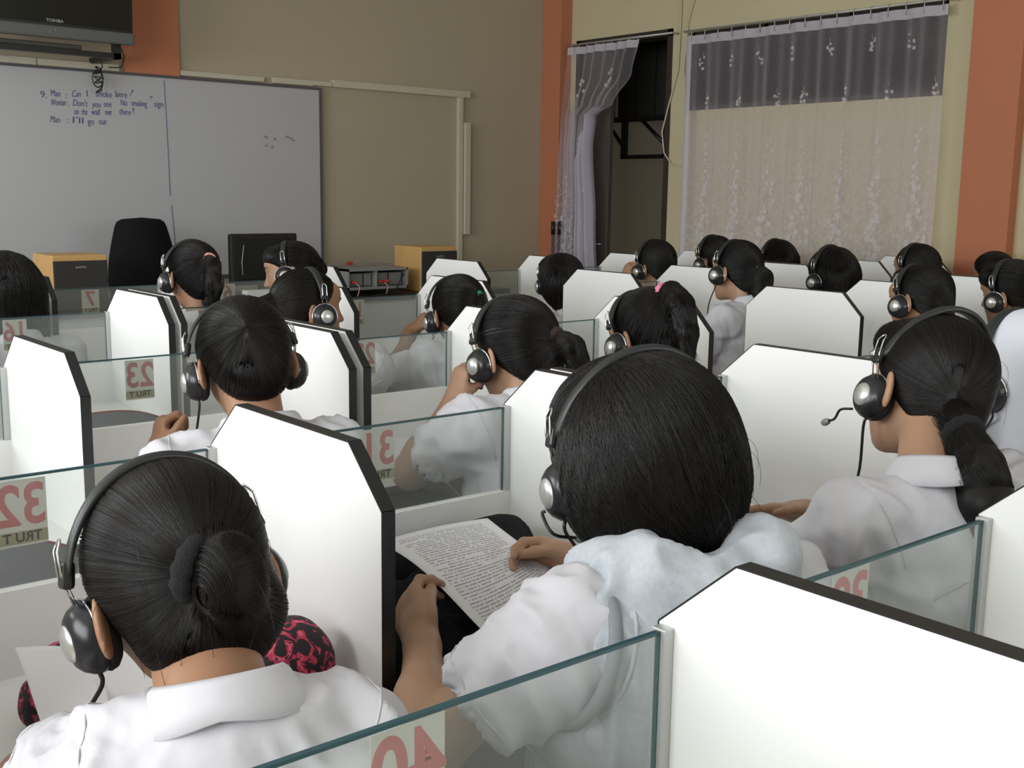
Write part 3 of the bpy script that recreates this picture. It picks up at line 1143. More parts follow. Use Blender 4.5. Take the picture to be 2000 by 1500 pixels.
def trunk(P, N, xdir, prof, round_=.03):
    """elliptical body from P to N; prof rows: (t, half width, half depth)"""
    P, N = Vector(P), Vector(N)
    zz = (N - P)
    L = zz.length
    zz.normalize()
    xx = (Vector(xdir) - zz * Vector(xdir).dot(zz)).normalized()
    yy = zz.cross(xx)
    M = Matrix((xx, yy, zz)).transposed().to_4x4()
    M.translation = P
    tr = local(M)
    ts = [p[0] * L for p in prof]
    aa = [p[1] for p in prof]
    bb_ = [p[2] for p in prof]

    def fn(X, Y, Z):
        x, y, z = tr(X, Y, Z)
        A = np.interp(z, ts, aa)
        Bv = np.interp(z, ts, bb_)
        d = (np.sqrt((x / A) ** 2 + (y / Bv) ** 2) - 1) * np.minimum(A, Bv)
        dz = np.maximum(-z, z - L)
        k = round_
        h = np.maximum(k - np.abs(d - dz), 0) / k
        return np.maximum(d, dz) + h * h * k * .25
    c = v3((P + N) / 2)
    R_ = L / 2 + max(aa)
    return fn, c - R_, c + R_


RNG = np.random.RandomState(7)
_LAT = RNG.rand(24, 24, 24).astype(np.float32)


def vnoise(P, sc, seed=0.0):
    q = P * sc + seed * 7.13 + 100
    i = np.floor(q).astype(int)
    f_ = q - i
    f_ = f_ * f_ * (3 - 2 * f_)
    r_ = 0
    for dx in (0, 1):
        for dy in (0, 1):
            for dz in (0, 1):
                w = (f_[:, 0] if dx else 1 - f_[:, 0]) * (f_[:, 1] if dy else 1 - f_[:, 1]) * (f_[:, 2] if dz else 1 - f_[:, 2])
                r_ = r_ + w * _LAT[(i[:, 0] + dx) % 24, (i[:, 1] + dy) % 24, (i[:, 2] + dz) % 24]
    return r_


def vnormals(V, F):
    n = np.cross(V[F[:, 2]] - V[F[:, 0]], V[F[:, 3]] - V[F[:, 1]])
    N = np.zeros_like(V)
    for k in range(4):
        np.add.at(N, F[:, k], n)
    return N / np.maximum(np.linalg.norm(N, axis=1), 1e-9)[:, None]


def relax(V, F, it=1, lam=.5):
    for _ in range(it):
        A = np.zeros_like(V)
        C_ = np.zeros(len(V))
        for k in range(4):
            np.add.at(A, F[:, k], V[F[:, (k + 1) % 4]] + V[F[:, (k - 1) % 4]])
            np.add.at(C_, F[:, k], 2)
        V = V + lam * (A / C_[:, None] - V)
    return V


# ---------------------------------------------------------------- materials of people
def skin_mat(name, col):
    mt = mat(name, col, 0.48, spec=0.4, noise=(18, 0.07), bump=(260, 0.12, 0.001))
    b_ = mt.node_tree.nodes['Principled BSDF']
    b_.inputs['Subsurface Weight'].default_value = 0.12
    b_.inputs['Subsurface Radius'].default_value = (0.012, 0.005, 0.003)
    return mt


SKIN = [skin_mat('skin_brown', (0.36, 0.19, 0.11)), skin_mat('skin_tan', (0.44, 0.26, 0.165)), skin_mat('skin_deep', (0.27, 0.135, 0.08))]
HAIR = mat('hair_black', (0.0075, 0.0062, 0.0056), 0.5, spec=0.25)
HAIRS = mat('hair_strands', (0.0095, 0.0075, 0.0065), 0.38, spec=0.34)
HAIRB = mat('hair_brownish', (0.035, 0.020, 0.014), 0.4, spec=0.5)
SHIRT = mat('white_cotton', (0.63, 0.62, 0.66), 0.8, spec=0.2, bump=(45, 0.22, 0.004))
VEST = mat('heather_jersey', (0.49, 0.52, 0.56), 0.9, spec=0.1, noise=(160, 0.14), bump=(120, 0.3, 0.002))
TRIM = mat('grey_trim', (0.25, 0.27, 0.29), 0.9, noise=(200, 0.1))
SKIRT = mat('slate_skirt', (0.10, 0.11, 0.15), 0.85, bump=(300, 0.2, 0.001))
SHOE = mat('black_shoe', (0.01, 0.01, 0.01), 0.4)
VEIL = mat('white_veil', (0.74, 0.76, 0.84), 0.8, spec=0.2, bump=(60, 0.15, 0.003))


def ptube_array(paths, rad, nside=3):
    """paths (n, m, 3) -> triangular tubes as one vertex/face array"""
    n, m_, _ = paths.shape
    T = np.gradient(paths, axis=1)
    T /= np.maximum(np.linalg.norm(T, axis=2, keepdims=True), 1e-9)
    ref = np.zeros_like(T)
    ref[..., 2] = 1
    flat = np.abs(T[..., 2]) > .95
    ref[flat] = (1, 0, 0)
    U = np.cross(T, ref)
    U /= np.maximum(np.linalg.norm(U, axis=2, keepdims=True), 1e-9)
    W = np.cross(T, U)
    taper = np.ones(m_)
    taper[-1] = .25
    taper[0] = .6
    R_ = rad * taper[None, :, None] if np.isscalar(rad) else rad[:, None, None] * taper[None, :, None]
    V = np.stack([paths + (U * math.cos(a) + W * math.sin(a)) * R_ for a in [2 * PI * k / nside for k in range(nside)]], 2)
    V = V.reshape(-1, 3)
    base = (np.arange(n)[:, None, None] * m_ + np.arange(m_ - 1)[None, :, None]) * nside
    k = np.arange(nside)[None, None, :]
    k1 = (k + 1) % nside
    F = np.stack([base + k, base + k1, base + nside + k1, base + nside + k], -1).reshape(-1, 4)
    return V, F


def hand_prims(W, D, N_, side, curl, spread=1.0, thumb=None, sc=1.0):
    """W wrist, D finger direction, N_ direction the palm faces, side +1 = right hand"""
    W, D, N_ = Vector(W), Vector(D).normalized(), Vector(N_)
    N_ = (N_ - D * N_.dot(D)).normalized()
    T = D.cross(N_) * (1 if side > 0 else -1)      # towards the thumb
    T = T if True else T
    M = Matrix((T, D, -N_)).transposed().to_4x4()
    M.translation = W
    pr = []
    pr.append((ell(M, (0, .042 * sc, 0), (.037 * sc, .047 * sc, .0135 * sc)), .012))
    pr.append((ell(M, (0, .066 * sc, .001), (.036 * sc, .020 * sc, .011 * sc)), .010))
    pr.append((ell(M, (.022 * sc, .030 * sc, -.006), (.015 * sc, .027 * sc, .012 * sc)), .010))
    pr.append((cone(W - D * .015, W + D * .02, .019 * sc, .019 * sc), .02))
    for i, (ox, ln) in enumerate(((.027, .066), (.009, .074), (-.009, .069), (-.025, .054))):
        p = W + T * ox * sc + D * .076 * sc
        ang = curl * (1 + .08 * i)
        sp = ox * 2.2 * spread
        d = (D + T * sp).normalized()
        a = 0
        for j, fr_ in enumerate((.42, .32, .26)):
            a += ang * (.75, 1.0, .7)[j]
            dd = d * math.cos(a) + N_ * math.sin(a)
            q = p + dd * ln * fr_ * sc
            pr.append((cone(p, q, (.0088, .0080, .0072)[j] * sc, (.0080, .0072, .0060)[j] * sc), .004))
            p = q
    th = thumb or (.55, .75, .35)
    p = W + T * .022 * sc + D * .018 * sc
    d1 = (D * th[1] + T * th[0] + N_ * th[2]).normalized()
    q = p + d1 * .038 * sc
    pr.append((cone(p, q, .0135 * sc, .0105 * sc), .012))
    d2 = (D * 1.0 + T * (th[0] - .35) + N_ * (th[2] + .15)).normalized()
    q2 = q + d2 * .027 * sc
    pr.append((cone(q, q2, .0100 * sc, .0090 * sc), .004))
    d3 = (D * 1.0 + T * (th[0] - .55) + N_ * (th[2] + .1)).normalized()
    pr.append((cone(q2, q2 + d3 * .02 * sc, .0092 * sc, .0072 * sc), .004))
    return pr


def solve_elbow(S, W, l1, l2, pole):
    S, W, pole = Vector(S), Vector(W), Vector(pole)
    d = W - S
    L = min(d.length, (l1 + l2) * .995)
    n = d.normalized()
    a = (l1 * l1 - l2 * l2 + L * L) / (2 * L)
    h = math.sqrt(max(0, l1 * l1 - a * a))
    p = (pole - n * pole.dot(n)).normalized()
    return S + n * a + p * h


def torus_mesh(name, M, R1, R2, r_, m_, parent, lumps=0.0, n=36, k=12):
    V, F = [], []
    for i in range(n):
        a = 2 * PI * i / n
        rr = r_ * (1 + lumps * math.sin(a * 11))
        for j in range(k):
            b_ = 2 * PI * j / k
            V.append(M @ Vector(((R1 + rr * math.cos(b_)) * math.cos(a), (R2 + rr * math.cos(b_)) * math.sin(a), rr * 1.2 * math.sin(b_))))
    for i in range(n):
        for j in range(k):
            F.append((i * k + j, ((i + 1) % n) * k + j, ((i + 1) % n) * k + (j + 1) % k, i * k + (j + 1) % k))
    return mesh_obj(name, np_mesh(name, [tuple(v) for v in V], F, m_), parent)


def tail_prims(F_, pts, rads):
    for (a, b_, ra, rb) in zip(pts[:-1], pts[1:], rads[:-1], rads[1:]):
        F_.add(cone(a, b_, ra, rb), .012)


def catmull(pts, n):
    P = [Vector(p) for p in pts]
    P = [P[0] * 2 - P[1]] + P + [P[-1] * 2 - P[-2]]
    out = []
    for i in range(len(P) - 3):
        for k in range(n):
            t = k / n
            a, b_, c, d = P[i:i + 4]
            out.append(.5 * ((2 * b_) + (c - a) * t + (2 * a - 5 * b_ + 4 * c - d) * t * t + (3 * b_ - a - 3 * c + d) * t ** 3))
    out.append(P[-2].copy())
    return out


RES = {'near': dict(head=.0032, arm=.0034, shirt=.0055, hair=.0042, low=.014, n=9000, seg=16, rad=.00027),
       'mid': dict(head=.0042, arm=.0042, shirt=.0085, hair=.0055, low=.018, n=2600, seg=11, rad=.00045),
       'far': dict(head=.0058, arm=.0056, shirt=.012, hair=.0070, low=.022, n=700, seg=9, rad=.0008)}


def person(sp):
    q = RES[sp['res']]
    H = Vector(sp['H'])
    yaw, pitch, roll = [math.radians(a) for a in sp.get('rot', (0, 10, 0))]
    Mh = Matrix.Translation(H) @ Matrix.Rotation(yaw, 4, 'Z') @ Matrix.Rotation(-pitch, 4, 'X') @ Matrix.Rotation(roll, 4, 'Y')
    byaw = math.radians(sp.get('byaw', math.degrees(yaw) * .35))
    Rb = Matrix.Rotation(byaw, 3, 'Z')
    N = Vector(sp.get('N') or (H + Vector((0, -.075, -.150)) + (Mh.to_3x3() @ Vector((0, -.01, -.01)))))
    rowback = sp['rowback']
    P = Vector((N.x + sp.get('px', 0), max(N.y + .02, rowback + .185), .50))
    sw = sp.get('sw', .150)
    SL = Vector(sp['SL']) if 'SL' in sp else N + Rb @ Vector((-sw, .012, -.052))
    SR = Vector(sp['SR']) if 'SR' in sp else N + Rb @ Vector((sw, .012, -.052))
    xdir = (SR - SL).normalized()
    dz = DZT
    hl = sp.get('hl', {})
    hr = sp.get('hr', {})
    arms = []
    for side, S, hd in ((-1, SL, hl), (1, SR, hr)):
        W = Vector(hd.get('W', (H.x + side * .10, min(H.y + .24, sp['row'] - .12), dz + .028)))
        if 'E' in hd:
            E = Vector(hd['E'])
        else:
            E = solve_elbow(S, W, .235, .215, hd.get('pole', (side * .55, -.25, -.8)))
            if E.z < .60:
                pass
        D = hd.get('D', (-side * .30, .95, -.08))
        Np = hd.get('Np', (-side * .15, 0, -1))
        arms.append((side, S, E, W, D, Np, hd.get('curl', .38), hd.get('thumb')))
    skin = SKIN[sp.get('skin', 0)]
    base = Vector((P.x, P.y, 0))
    root_loc = base

    parts = []
    # ---- head and neck
    F1 = Field(v3(H) - .20, v3(H) + .17, q['head'])
    F1.add(ell(Mh, (0, -.012, .012), (.072, .090, .080)), .02)
    F1.add(ell(Mh, (0, .022, -.035), (.057, .060, .078)), .03)
    F1.add(ell(Mh, (0, .044, -.086), (.036, .036, .028)), .03)
    F1.add(ell(Mh, (0, .066, -.106), (.016, .014, .013)), .02)
    for s_ in (-1, 1):
        F1.add(ell(Mh, (s_ * .034, .048, -.045), (.024, .026, .026)), .02)
    F1.add(ell(Mh, (0, .062, .035), (.050, .026, .030)), .03)
    for s_ in (-1, 1):
        F1.cut(ell(Mh, (s_ * .030, .092, -.006), (.016, .014, .010)), .012)
    F1.add(cone(Mh @ Vector((0, .079, -.006)), Mh @ Vector((0, .0945, -.040)), .0075, .0100), .012)
    for s_ in (-1, 1):
        F1.add(ell(Mh, (s_ * .010, .086, -.043), (.007, .009, .006)), .006)
    F1.add(ell(Mh, (0, .0815, -.064), (.021, .008, .0055)), .005)
    F1.add(ell(Mh, (0, .079, -.0735), (.018, .008, .006)), .004)
    F1.add(cone(Mh @ Vector((0, -.030, -.045)), N + Vector((0, .012, -.02)), .046, .052), .035)
    for s_ in (-1, 1):
        Me = Mh @ Matrix.Translation((s_ * .0755, -.016, -.030)) @ Matrix.Rotation(s_ * .45, 4, 'Z') @ Matrix.Rotation(-.15, 4, 'X')
        F1.add(ell(Me, (s_ * .005, -.004, 0), (.0065, .019, .031)), .006)
        F1.cut(ell(Me, (s_ * .0125, .001, .002), (.005, .011, .019)), .004)
    V, F = F1.mesh()
    V = relax(V, F, 1, .4)
    parts.append((V, F))
    # ---- arms
    arm_geo = []
    for (side, S, E, W, D, Np, curl, th) in arms:
        Dn = Vector(D).normalized()
        tip = W + Dn * .17
        lo = np.minimum.reduce([v3(S + (E - S) * .35), v3(E), v3(W), v3(tip)]) - .075
        hi = np.maximum.reduce([v3(S + (E - S) * .35), v3(E), v3(W), v3(tip)]) + .075
        Fa = Field(lo, hi, q['arm'])
        Fa.add(cone(S + (E - S) * .42, E, .0385, .0345), .02)
        Fa.add(cone(E, E + (W - E) * .35, .0345, .0335), .03)
        Fa.add(cone(E + (W - E) * .3, W, .0335, .0205), .03)
        for pr, k in hand_prims(W, D, Np, side, curl, thumb=th, sc=.93):
            Fa.add(pr, k)
        V, F = Fa.mesh()
        V = relax(V, F, 1, .35)
        parts.append((V, F))
        arm_geo.append((S, E, W))
    # ---- trunk and legs, coarse: under the clothes
    KZ = .50
    knees, ankles = [], []
    for s_ in (-1, 1):
        kn = Vector((P.x + s_ * .085, min(P.y + .37, sp['row'] - .085), KZ))
        an = Vector((kn.x, kn.y - .03, .085))
        knees.append(kn)
        ankles.append(an)
    lo = v3(P) + np.array([-.26, -.2, -.52])
    hi = np.maximum(v3(N), v3(knees[0])) + np.array([.3, .12, .06])
    lo = np.minimum(lo, v3(N) - .2)
    lo[2] = -.02
    Fb = Field(lo, hi, q['low'])
    Fb.add(trunk(P, N + Vector((0, 0, -.02)), xdir, [(0, .135, .10), (.35, .105, .078), (.7, .120, .085), (.9, .11, .06), (1, .07, .05)]), .03)
    for s_, kn, an in zip((-1, 1), knees, ankles):
        Fb.add(cone(P + Vector((s_ * .075, .02, 0)), kn, .072, .052), .03)
        Fb.add(cone(kn, an, .050, .032), .03)
        Fb.add(cone(an + Vector((0, -.01, -.045)), an + Vector((0, .13, -.055)), .035, .028), .02)
    for (side, S, E, W, *_r) in arms:
        Fb.add(cone(N + Vector((0, 0, -.05)), S, .05, .043), .04)
        Fb.add(cone(S, S + (E - S) * .55, .041, .037), .03)
    V, F = Fb.mesh()
    parts.append((V, F))
    off = 0
    VV, FF = [], []
    for V, F in parts:
        VV.append(V - v3(root_loc))
        FF.append(F + off)
        off += len(V)
    body = mesh_obj('person', np_mesh('person', np.concatenate(VV), np.concatenate(FF), skin))
    body.location = root_loc
    tag(body, sp['label'], 'person', 'students seated at the booths')

    def child(name, V, F, m_, mi=None):
        return mesh_obj(name, np_mesh(name, V - v3(root_loc), F, m_, mi=mi), body)

    def child_b(name, bb_, m_):
        o = bb_.build(name, m_, body)
        o.data.transform(Matrix.Translation(-root_loc))
        return o
    # ---- eyes
    if sp.get('eyes', True):
        for s_ in (-1, 1):
            be = B()
            c = Mh @ Matrix.Translation((s_ * .030, .0665, -.006)) @ Matrix.Rotation(-PI / 2, 4, 'X')
            R_ = .0100
            be.lathe([(R_ * math.sin(a), R_ * math.cos(a)) for a in [PI * k / 10 for k in range(11)]], c, 14)
            be.mi = 1
            be.lathe([(0, R_ + .0006), (.003, R_ + .0003), (.0055, R_ * .9 + .0008), (.0056, R_ * .88)], c, 12)
            child_b('eye', be, [EYEW, EYED])
            bb2 = B()
            pts = [Mh @ Vector((s_ * (.018 + .026 * t), .0875 - .012 * t * t, .014 + .006 * math.sin(PI * t))) for t in (0, .25, .5, .75, 1)]
            bb2.tube(pts, [.001, .0022, .0024, .0018, .0006], 5)
            child_b('eyebrow', bb2, HAIR)
    # ---- shirt
    lo = np.minimum.reduce([v3(P) - .22, v3(N) - .25] + [v3(a[2]) - .1 for a in arms])
    hi = np.maximum.reduce([v3(P) + .22, v3(N) + .25] + [v3(a[2]) + .1 for a in arms])
    hi[2] = max(N.z + .06, SL.z + .09, SR.z + .09)
    lo[2] = .47
    Fs = Field(lo, hi, q['shirt'])
    w_ = sp.get('bulk', 1.0)
    Fs.add(trunk(P + Vector((0, 0, -.01)), N + Vector((0, 0, .010)), xdir,
                 [(0, .165 * w_, .135), (.3, .140 * w_, .110), (.62, .148 * w_, .105), (.82, .150 * w_, .090), (.93, .105 * w_, .070), (1, .064, .060)], .03), .03)
    for (side, S, E, W, *_r) in arms:
        Fs.add(cone(N + xdir * side * .03 + Vector((0, 0, -.038)), S, .050, .052), .05)
        cut_t = sp.get('sleeve', .66)
        Ce = S + (E - S) * cut_t
        Fs.add(cone(S, S + (E - S) * (cut_t - .02), .053, .0615), .035)
    for (side, S, E, W, *_r) in arms:
        cut_t = sp.get('sleeve', .66)
        Ce = S + (E - S) * cut_t
        dirn = (E - S).normalized()
        Fs.cut(cone(Ce + dirn * .035, E + (E - S) * .3, .070, .085), .004)
        Fs.cut(cone(S + (E - S) * (cut_t - .16), E + (E - S) * .3, .0475, .058), .004)
    Fs.cut(cone(N + Vector((0, .010, .015)), N + (H - N) * .8 + Vector((0, .0, .02)), .050, .062), .006)
    V, F = Fs.mesh()
    V = relax(V, F, 1, .5)
    Nn = vnormals(V, F)
    # folds: long soft ridges that run from the armpits and hang down the back
    c0 = v3(N)
    L_ = V - c0
    fold = 0
    for k_, (sx_, sy_, sz_, am) in enumerate(((24, 24, 7, .0075), (13, 13, 21, .0060), (46, 46, 15, .0030))):
        n1 = vnoise(np.stack([V[:, 0] * sx_ + V[:, 2] * sx_ * .4 * (-1) ** k_, V[:, 1] * sy_, V[:, 2] * sz_ + V[:, 0] * 6], 1), 1.0, sp.get('seed', 1) + k_)
        fold = fold + am * (1 - np.abs(2 * n1 - 1) * 2)
    fold = fold + .0015 * (vnoise(V, 90, 3) - .5)
    fade = np.clip((np.linalg.norm(L_, axis=1) - .05) / .06, 0.15, 1) * np.clip((V[:, 2] - .47) / .12, .25, 1)
    V = V + Nn * (fold * fade * sp.get('fold', 1.0))[:, None]
    shirt = child('shirt', V, F, SHIRT)
    sbvh = BVHTree.FromPolygons([tuple(v) for v in V], [tuple(int(i) for i in f_) for f_ in F])

    def ringed(c_, b1, b2, rad, name, m_, parent=shirt, bv=None, lift=.0006):
        out = []
        for k in range(36):
            a = 2 * PI * k / 36
            d_ = (b1 * math.cos(a) + b2 * math.sin(a)).normalized()
            hit = (bv or sbvh).ray_cast(c_ + d_ * .17, -d_, .165)
            if hit[0] is not None:
                out.append(hit[0] + d_ * lift - root_loc)
        # drop jumps so the seam stays on one skin of cloth
        ok = [p for i, p in enumerate(out) if (p - out[i - 1]).length < .045]
        if len(ok) > 8:
            bb3 = B()
            bb3.tube(ok, rad, 6, closed=len(ok) > 32)
            bb3.build(name, m_, parent)

    def snapped(pts, rad, name, m_, closed=True, lift=.0006, parent=shirt):
        out = []
        for p in pts:
            hit = sbvh.find_nearest(p)
            if hit[0] is not None:
                out.append(hit[0] + (hit[1] * lift if hit[1] is not None else Vector()) - root_loc)
        bb3 = B()
        bb3.tube(out, rad, 5, closed=closed)
        o = bb3.build(name, m_, parent)
        return o
    if sp['res'] != 'far':
        for (side, S, E, W, *_r) in arms:
            dirn = (E - S).normalized()
            a1 = dirn.orthogonal().normalized()
            a2 = dirn.cross(a1)
            if 'vest' not in sp:
                o_ = (S - N).normalized()
                nn = (o_ * .9 + dirn * .25).normalized()
                b1 = nn.orthogonal().normalized()
                b2 = nn.cross(b1)
                c_ = S - o_ * .012
                ringed(c_, b1, b2, .0009, 'shoulder_seam', SHIRT)
            Ce = S + (E - S) * (sp.get('sleeve', .66) - .09)
            ringed(Ce, a1, a2, .0008, 'cuff_seam', SHIRT)
        if 'vest' not in sp:
            mid = (SL + SR) / 2
            pts = []
            for i in range(15):
                t = i / 14
                p = SL.lerp(SR, t)
                pts.append(p + Vector((0, -.16, -.055)))
            pts = [p for p in pts]
            snapped(pts, .0014, 'yoke_seam', SHIRT, closed=False)
    if 'vest' in sp:
        lo2, hi2 = lo.copy(), hi.copy()
        hi2[2] = N.z + .12
        Fv = Field(lo2, hi2, q['shirt'] * .9)
        Fv.add(trunk(P + Vector((0, 0, -.01)), N + Vector((0, 0, .012)), xdir,
                     [(0, .178, .150), (.3, .154, .125), (.62, .160, .120), (.82, .158, .104), (.93, .115, .082), (1, .072, .068)], .03), .03)
        for (side, S, E, W, *_r) in arms:
            Fv.add(cone(N + xdir * side * .03 + Vector((0, 0, -.034)), S - xdir * side * .030, .058, .064), .05)
        for (side, S, E, W, *_r) in arms:
            o_ = xdir * side
            Fv.cut(cone(S + o_ * .045 + Vector((0, 0, .02)), S + o_ * .05 + (E - S) * .8, .070, .095), .008)
        # hood lying on the back: two shoulder rolls meeting in a point
        NB = N + Vector((0, .0, .012))
        for side in (-1, 1):
            Fv.add(cone(NB + xdir * side * .078 + Vector((0, .03, .004)), NB + xdir * side * .070 + Vector((0, -.045, .018)), .029, .040), .02)
            Fv.add(cone(NB + xdir * side * .070 + Vector((0, -.045, .014)), NB + xdir * side * .01 + Vector((0, -.092, -.022)), .042, .040), .012)
            Fv.add(cone(NB + xdir * side * .060 + Vector((0, -.06, -.01)), NB + Vector((0, -.104, -.135)), .036, .018), .012)
        Fv.add(cone(NB + Vector((0, -.075, .0)), NB + Vector((0, -.098, -.11)), .036, .022), .03)
        Fv.cut(cone(N + Vector((0, .005, .02)), N + (H - N) * .8 + Vector((0, -.005, .03)), .053, .085), .01)
        V2, F2 = Fv.mesh()
        V2 = relax(V2, F2, 1, .5)
        N2 = vnormals(V2, F2)
        n1 = vnoise(np.stack([V2[:, 0] * 30, V2[:, 1] * 30, V2[:, 2] * 12 + V2[:, 0] * 9], 1), 1.0, 9)
        V2 = V2 + N2 * (.0080 * (1 - 2 * np.abs(2 * n1 - 1)))[:, None]
        vest = child('hooded_vest', V2, F2, VEST)
        sbvh2 = BVHTree.FromPolygons([tuple(v) for v in V2], [tuple(int(i) for i in f_) for f_ in F2])
        for (side, S, E, W, *_r) in arms:
            o_ = xdir * side
            nn = (o_ + Vector((0, 0, .35))).normalized()
            b1 = nn.orthogonal().normalized()
            b2 = nn.cross(b1)
            Mt = Matrix((b1, b2, nn)).transposed().to_4x4()
            for off_, R1_, rad_, m3, nm in ((-.006, .079, .0068, TRIM, 'armhole_trim'), (-.030, .0790, .0022, VEST, 'armhole_seam')):
                Mt.translation = S + o_ * off_ + Vector((0, 0, -.022)) - root_loc
                torus_mesh(nm, Mt, R1_, R1_ * 1.05, rad_, m3, vest)
    # ---- collar
    if sp.get('collar', True):
        ax = ((H - N).normalized() * .55 + Vector((0, 0, 1))).normalized()
        xx = (xdir - ax * xdir.dot(ax)).normalized()
        yy = ax.cross(xx)
        Mc = Matrix((xx, yy, ax)).transposed().to_4x4()
        Mc.translation = N + Vector((0, .006, .004))
        cs = sp.get('collar_scale', 1.0)
        prof = [(.0545, -.008), (.0555, .012), (.0575, .026), (.0605, .030), (.0645, .026), (.072, .010), (.081, -.010)]
        Vc, Fc = [], []
        n = 44
        for i in range(n + 1):
            a = PI / 2 + .32 + (2 * PI - .64) * i / n
            front = max(0, math.sin(a))
            for j, (rr, zz) in enumerate(prof):
                rr = rr * cs
                ex = 1 + (.12 * abs(math.cos(a)) if j > 4 else .06 * abs(math.cos(a)))
                zc = zz * cs * (1 - .35 * front) - .030 * front * front
                if j >= 5:
                    zc -= .007 * abs(math.cos(a)) + .0015 * math.sin(5 * a)
                Vc.append(Mc @ Vector((rr * ex * math.cos(a), rr * .98 * math.sin(a), zc)))
        k = len(prof)
        for i in range(n):
            for j in range(k - 1):
                Fc.append((i * k + j, i * k + j + 1, (i + 1) * k + j + 1, (i + 1) * k + j))
        co = mesh_obj('collar', np_mesh('collar', [tuple(Vector(v) - root_loc) for v in Vc], Fc, SHIRT), shirt)
        so = co.modifiers.new('solid', 'SOLIDIFY')
        so.thickness = .0032
        so.offset = 0
    # ---- skirt and shoes
    lo = v3(P) + np.array([-.26, -.2, -.3])
    hi = v3(knees[0]) + np.array([.45, .12, .15])
    Fk = Field(lo, hi, q['low'])
    Fk.add(trunk(P + Vector((0, 0, -.06)), P + Vector((0, 0, .08)), xdir, [(0, .165, .13), (1, .150, .115)], .05), .03)
    Fk.add(cone(P + Vector((-.07, .04, 0)), knees[0] + Vector((0, .0, .0)), .095, .075), .06)
    Fk.add(cone(P + Vector((.07, .04, 0)), knees[1] + Vector((0, .0, .0)), .095, .075), .06)
    Fk.add(cone(knees[0] + Vector((0, -.02, 0)), knees[0] + Vector((0, -.02, -.16)), .075, .085), .06)
    Fk.add(cone(knees[1] + Vector((0, -.02, 0)), knees[1] + Vector((0, -.02, -.16)), .075, .085), .06)
    V, F = Fk.mesh()
    child('skirt', V, F, SKIRT)
    for an in ankles:
        Fz = Field(v3(an) + np.array([-.07, -.08, -.09]), v3(an) + np.array([.07, .20, .02]), .010)
        Fz.add(cone(an + Vector((0, -.015, -.045)), an + Vector((0, .135, -.052)), .041, .034), .02)
        Fz.cut((lambda X, Y, Z: Z - .004 + 0 * X + 0 * Y, v3(an) - .2, v3(an) + .3), .002)
        V, F = Fz.mesh()
        child('shoe', V, F, SHOE)
    # ---- hair
    st = sp.get('style', 'tied')
    hres = q['hair']
    cen = Mh @ Vector((0, -.012, .0))
    hs = sp.get('hs', 1.0)
    if st == 'veil':
        Fh = Field(v3(H) - .30, v3(H) + .18, q['hair'])
        Fh.add(ell(Mh, (0, -.014, .012), (.090, .106, .098)), .03)
        Fh.add(ell(Mh, (0, .0, -.07), (.080, .088, .085)), .05)
        Fh.add(cone(H + Vector((0, -.03, -.05)), N + Vector((0, -.005, .0)), .078, .115), .05)
        Fh.add(cone(N + Vector((-.11, 0, -.03)), N + Vector((.11, 0, -.03)), .070, .070), .06)
        Fh.add(cone(N + Vector((0, -.05, -.02)), N + Vector((0, -.05, -.12)), .090, .075), .06)
        Fh.cut(ell(Mh, (0, .105, -.025), (.058, .062, .078)), .01)
        V, F = Fh.mesh()
        Nn = vnormals(V, F)
        n1 = vnoise(np.stack([V[:, 0] * 30, V[:, 1] * 30, V[:, 2] * 8], 1), 1.0, 5)
        V = V + Nn * (.006 * (1 - 2 * np.abs(2 * n1 - 1)) * np.clip((H.z + .02 - V[:, 2]) / .1, 0, 1))[:, None]
        child('veil', V, F, VEIL)
        return body, Mh
    tails = sp.get('tail')
    Fh = Field(np.minimum(v3(H) - .19, np.min([v3(p) for p in tails], axis=0) - .06 if tails else v3(H) - .19),
               np.maximum(v3(H) + .15, np.max([v3(p) for p in tails], axis=0) + .06 if tails else v3(H) + .15), hres)
    Mhs = Mh @ Matrix.Diagonal((hs, hs, hs, 1))
    if st in ('tied', 'cap'):
        Fh.add(ell(Mhs, (0, -.014, .014), (.0815, .0985, .0890)), .01)
        Fh.add(ell(Mhs, (0, -.050, -.040), (.060, .050, .050)), .03)
        Fh.add(ell(Mhs, (0, -.060, -.070), (.040, .034, .036)), .03)
        Fh.keep_half(Mh, (0, -1.0, 1.0), .036, .03)
    elif st == 'bob':
        vol = sp.get('vol', 1.0)
        Fh.add(ell(Mhs, (0, -.018, .012), (.100 * vol, .112 * vol, .098 * vol)), .01)
        Fh.add(ell(Mhs, (0, -.030, -.045), (.104 * vol, .098 * vol, .085)), .04)
        Fh.add(ell(Mhs, (0, -.052, -.110), (.062 * vol, .052, .052)), .04)
        Fh.add(ell(Mhs, (0, .035, .032), (.090, .066, .074)), .02)
        Fh.cut(ell(Mhs, (0, .130, -.065), (.070, .100, .092)), .015)
        Fh.cut(ell(Mhs, (0, .06, -.175), (.12, .085, .10)), .02)
    elif st == 'long':
        Fh.add(ell(Mhs, (0, -.016, .012), (.090, .104, .093)), .01)
        Fh.cut(ell(Mhs, (0, .125, -.055), (.066, .100, .105)), .015)
        ln = sp.get('len', .22)
        Mz = Matrix.Translation(H) @ Matrix.Rotation(yaw, 4, 'Z')
        for dx in (-.05, 0, .05):
            Fh.add(cone(Mh @ Vector((dx, -.055, -.01)), Mz @ Vector((dx * 1.05, -.085, -ln)), .048, .040), .03)
        Fh.cut(ell(Mhs, (0, .10, -.16), (.12, .10, .12)), .02)
    if sp.get('bangs'):
        Fh.add(ell(Mhs, (0, .050, .052), (.066, .040, .040)), .02)
    for bnn in sp.get('buns', []):
        Fh.add(ell(Mh, bnn[0], bnn[1]), bnn[2])
    if tails:
        tail_prims(Fh, tails, sp['tail_r'])
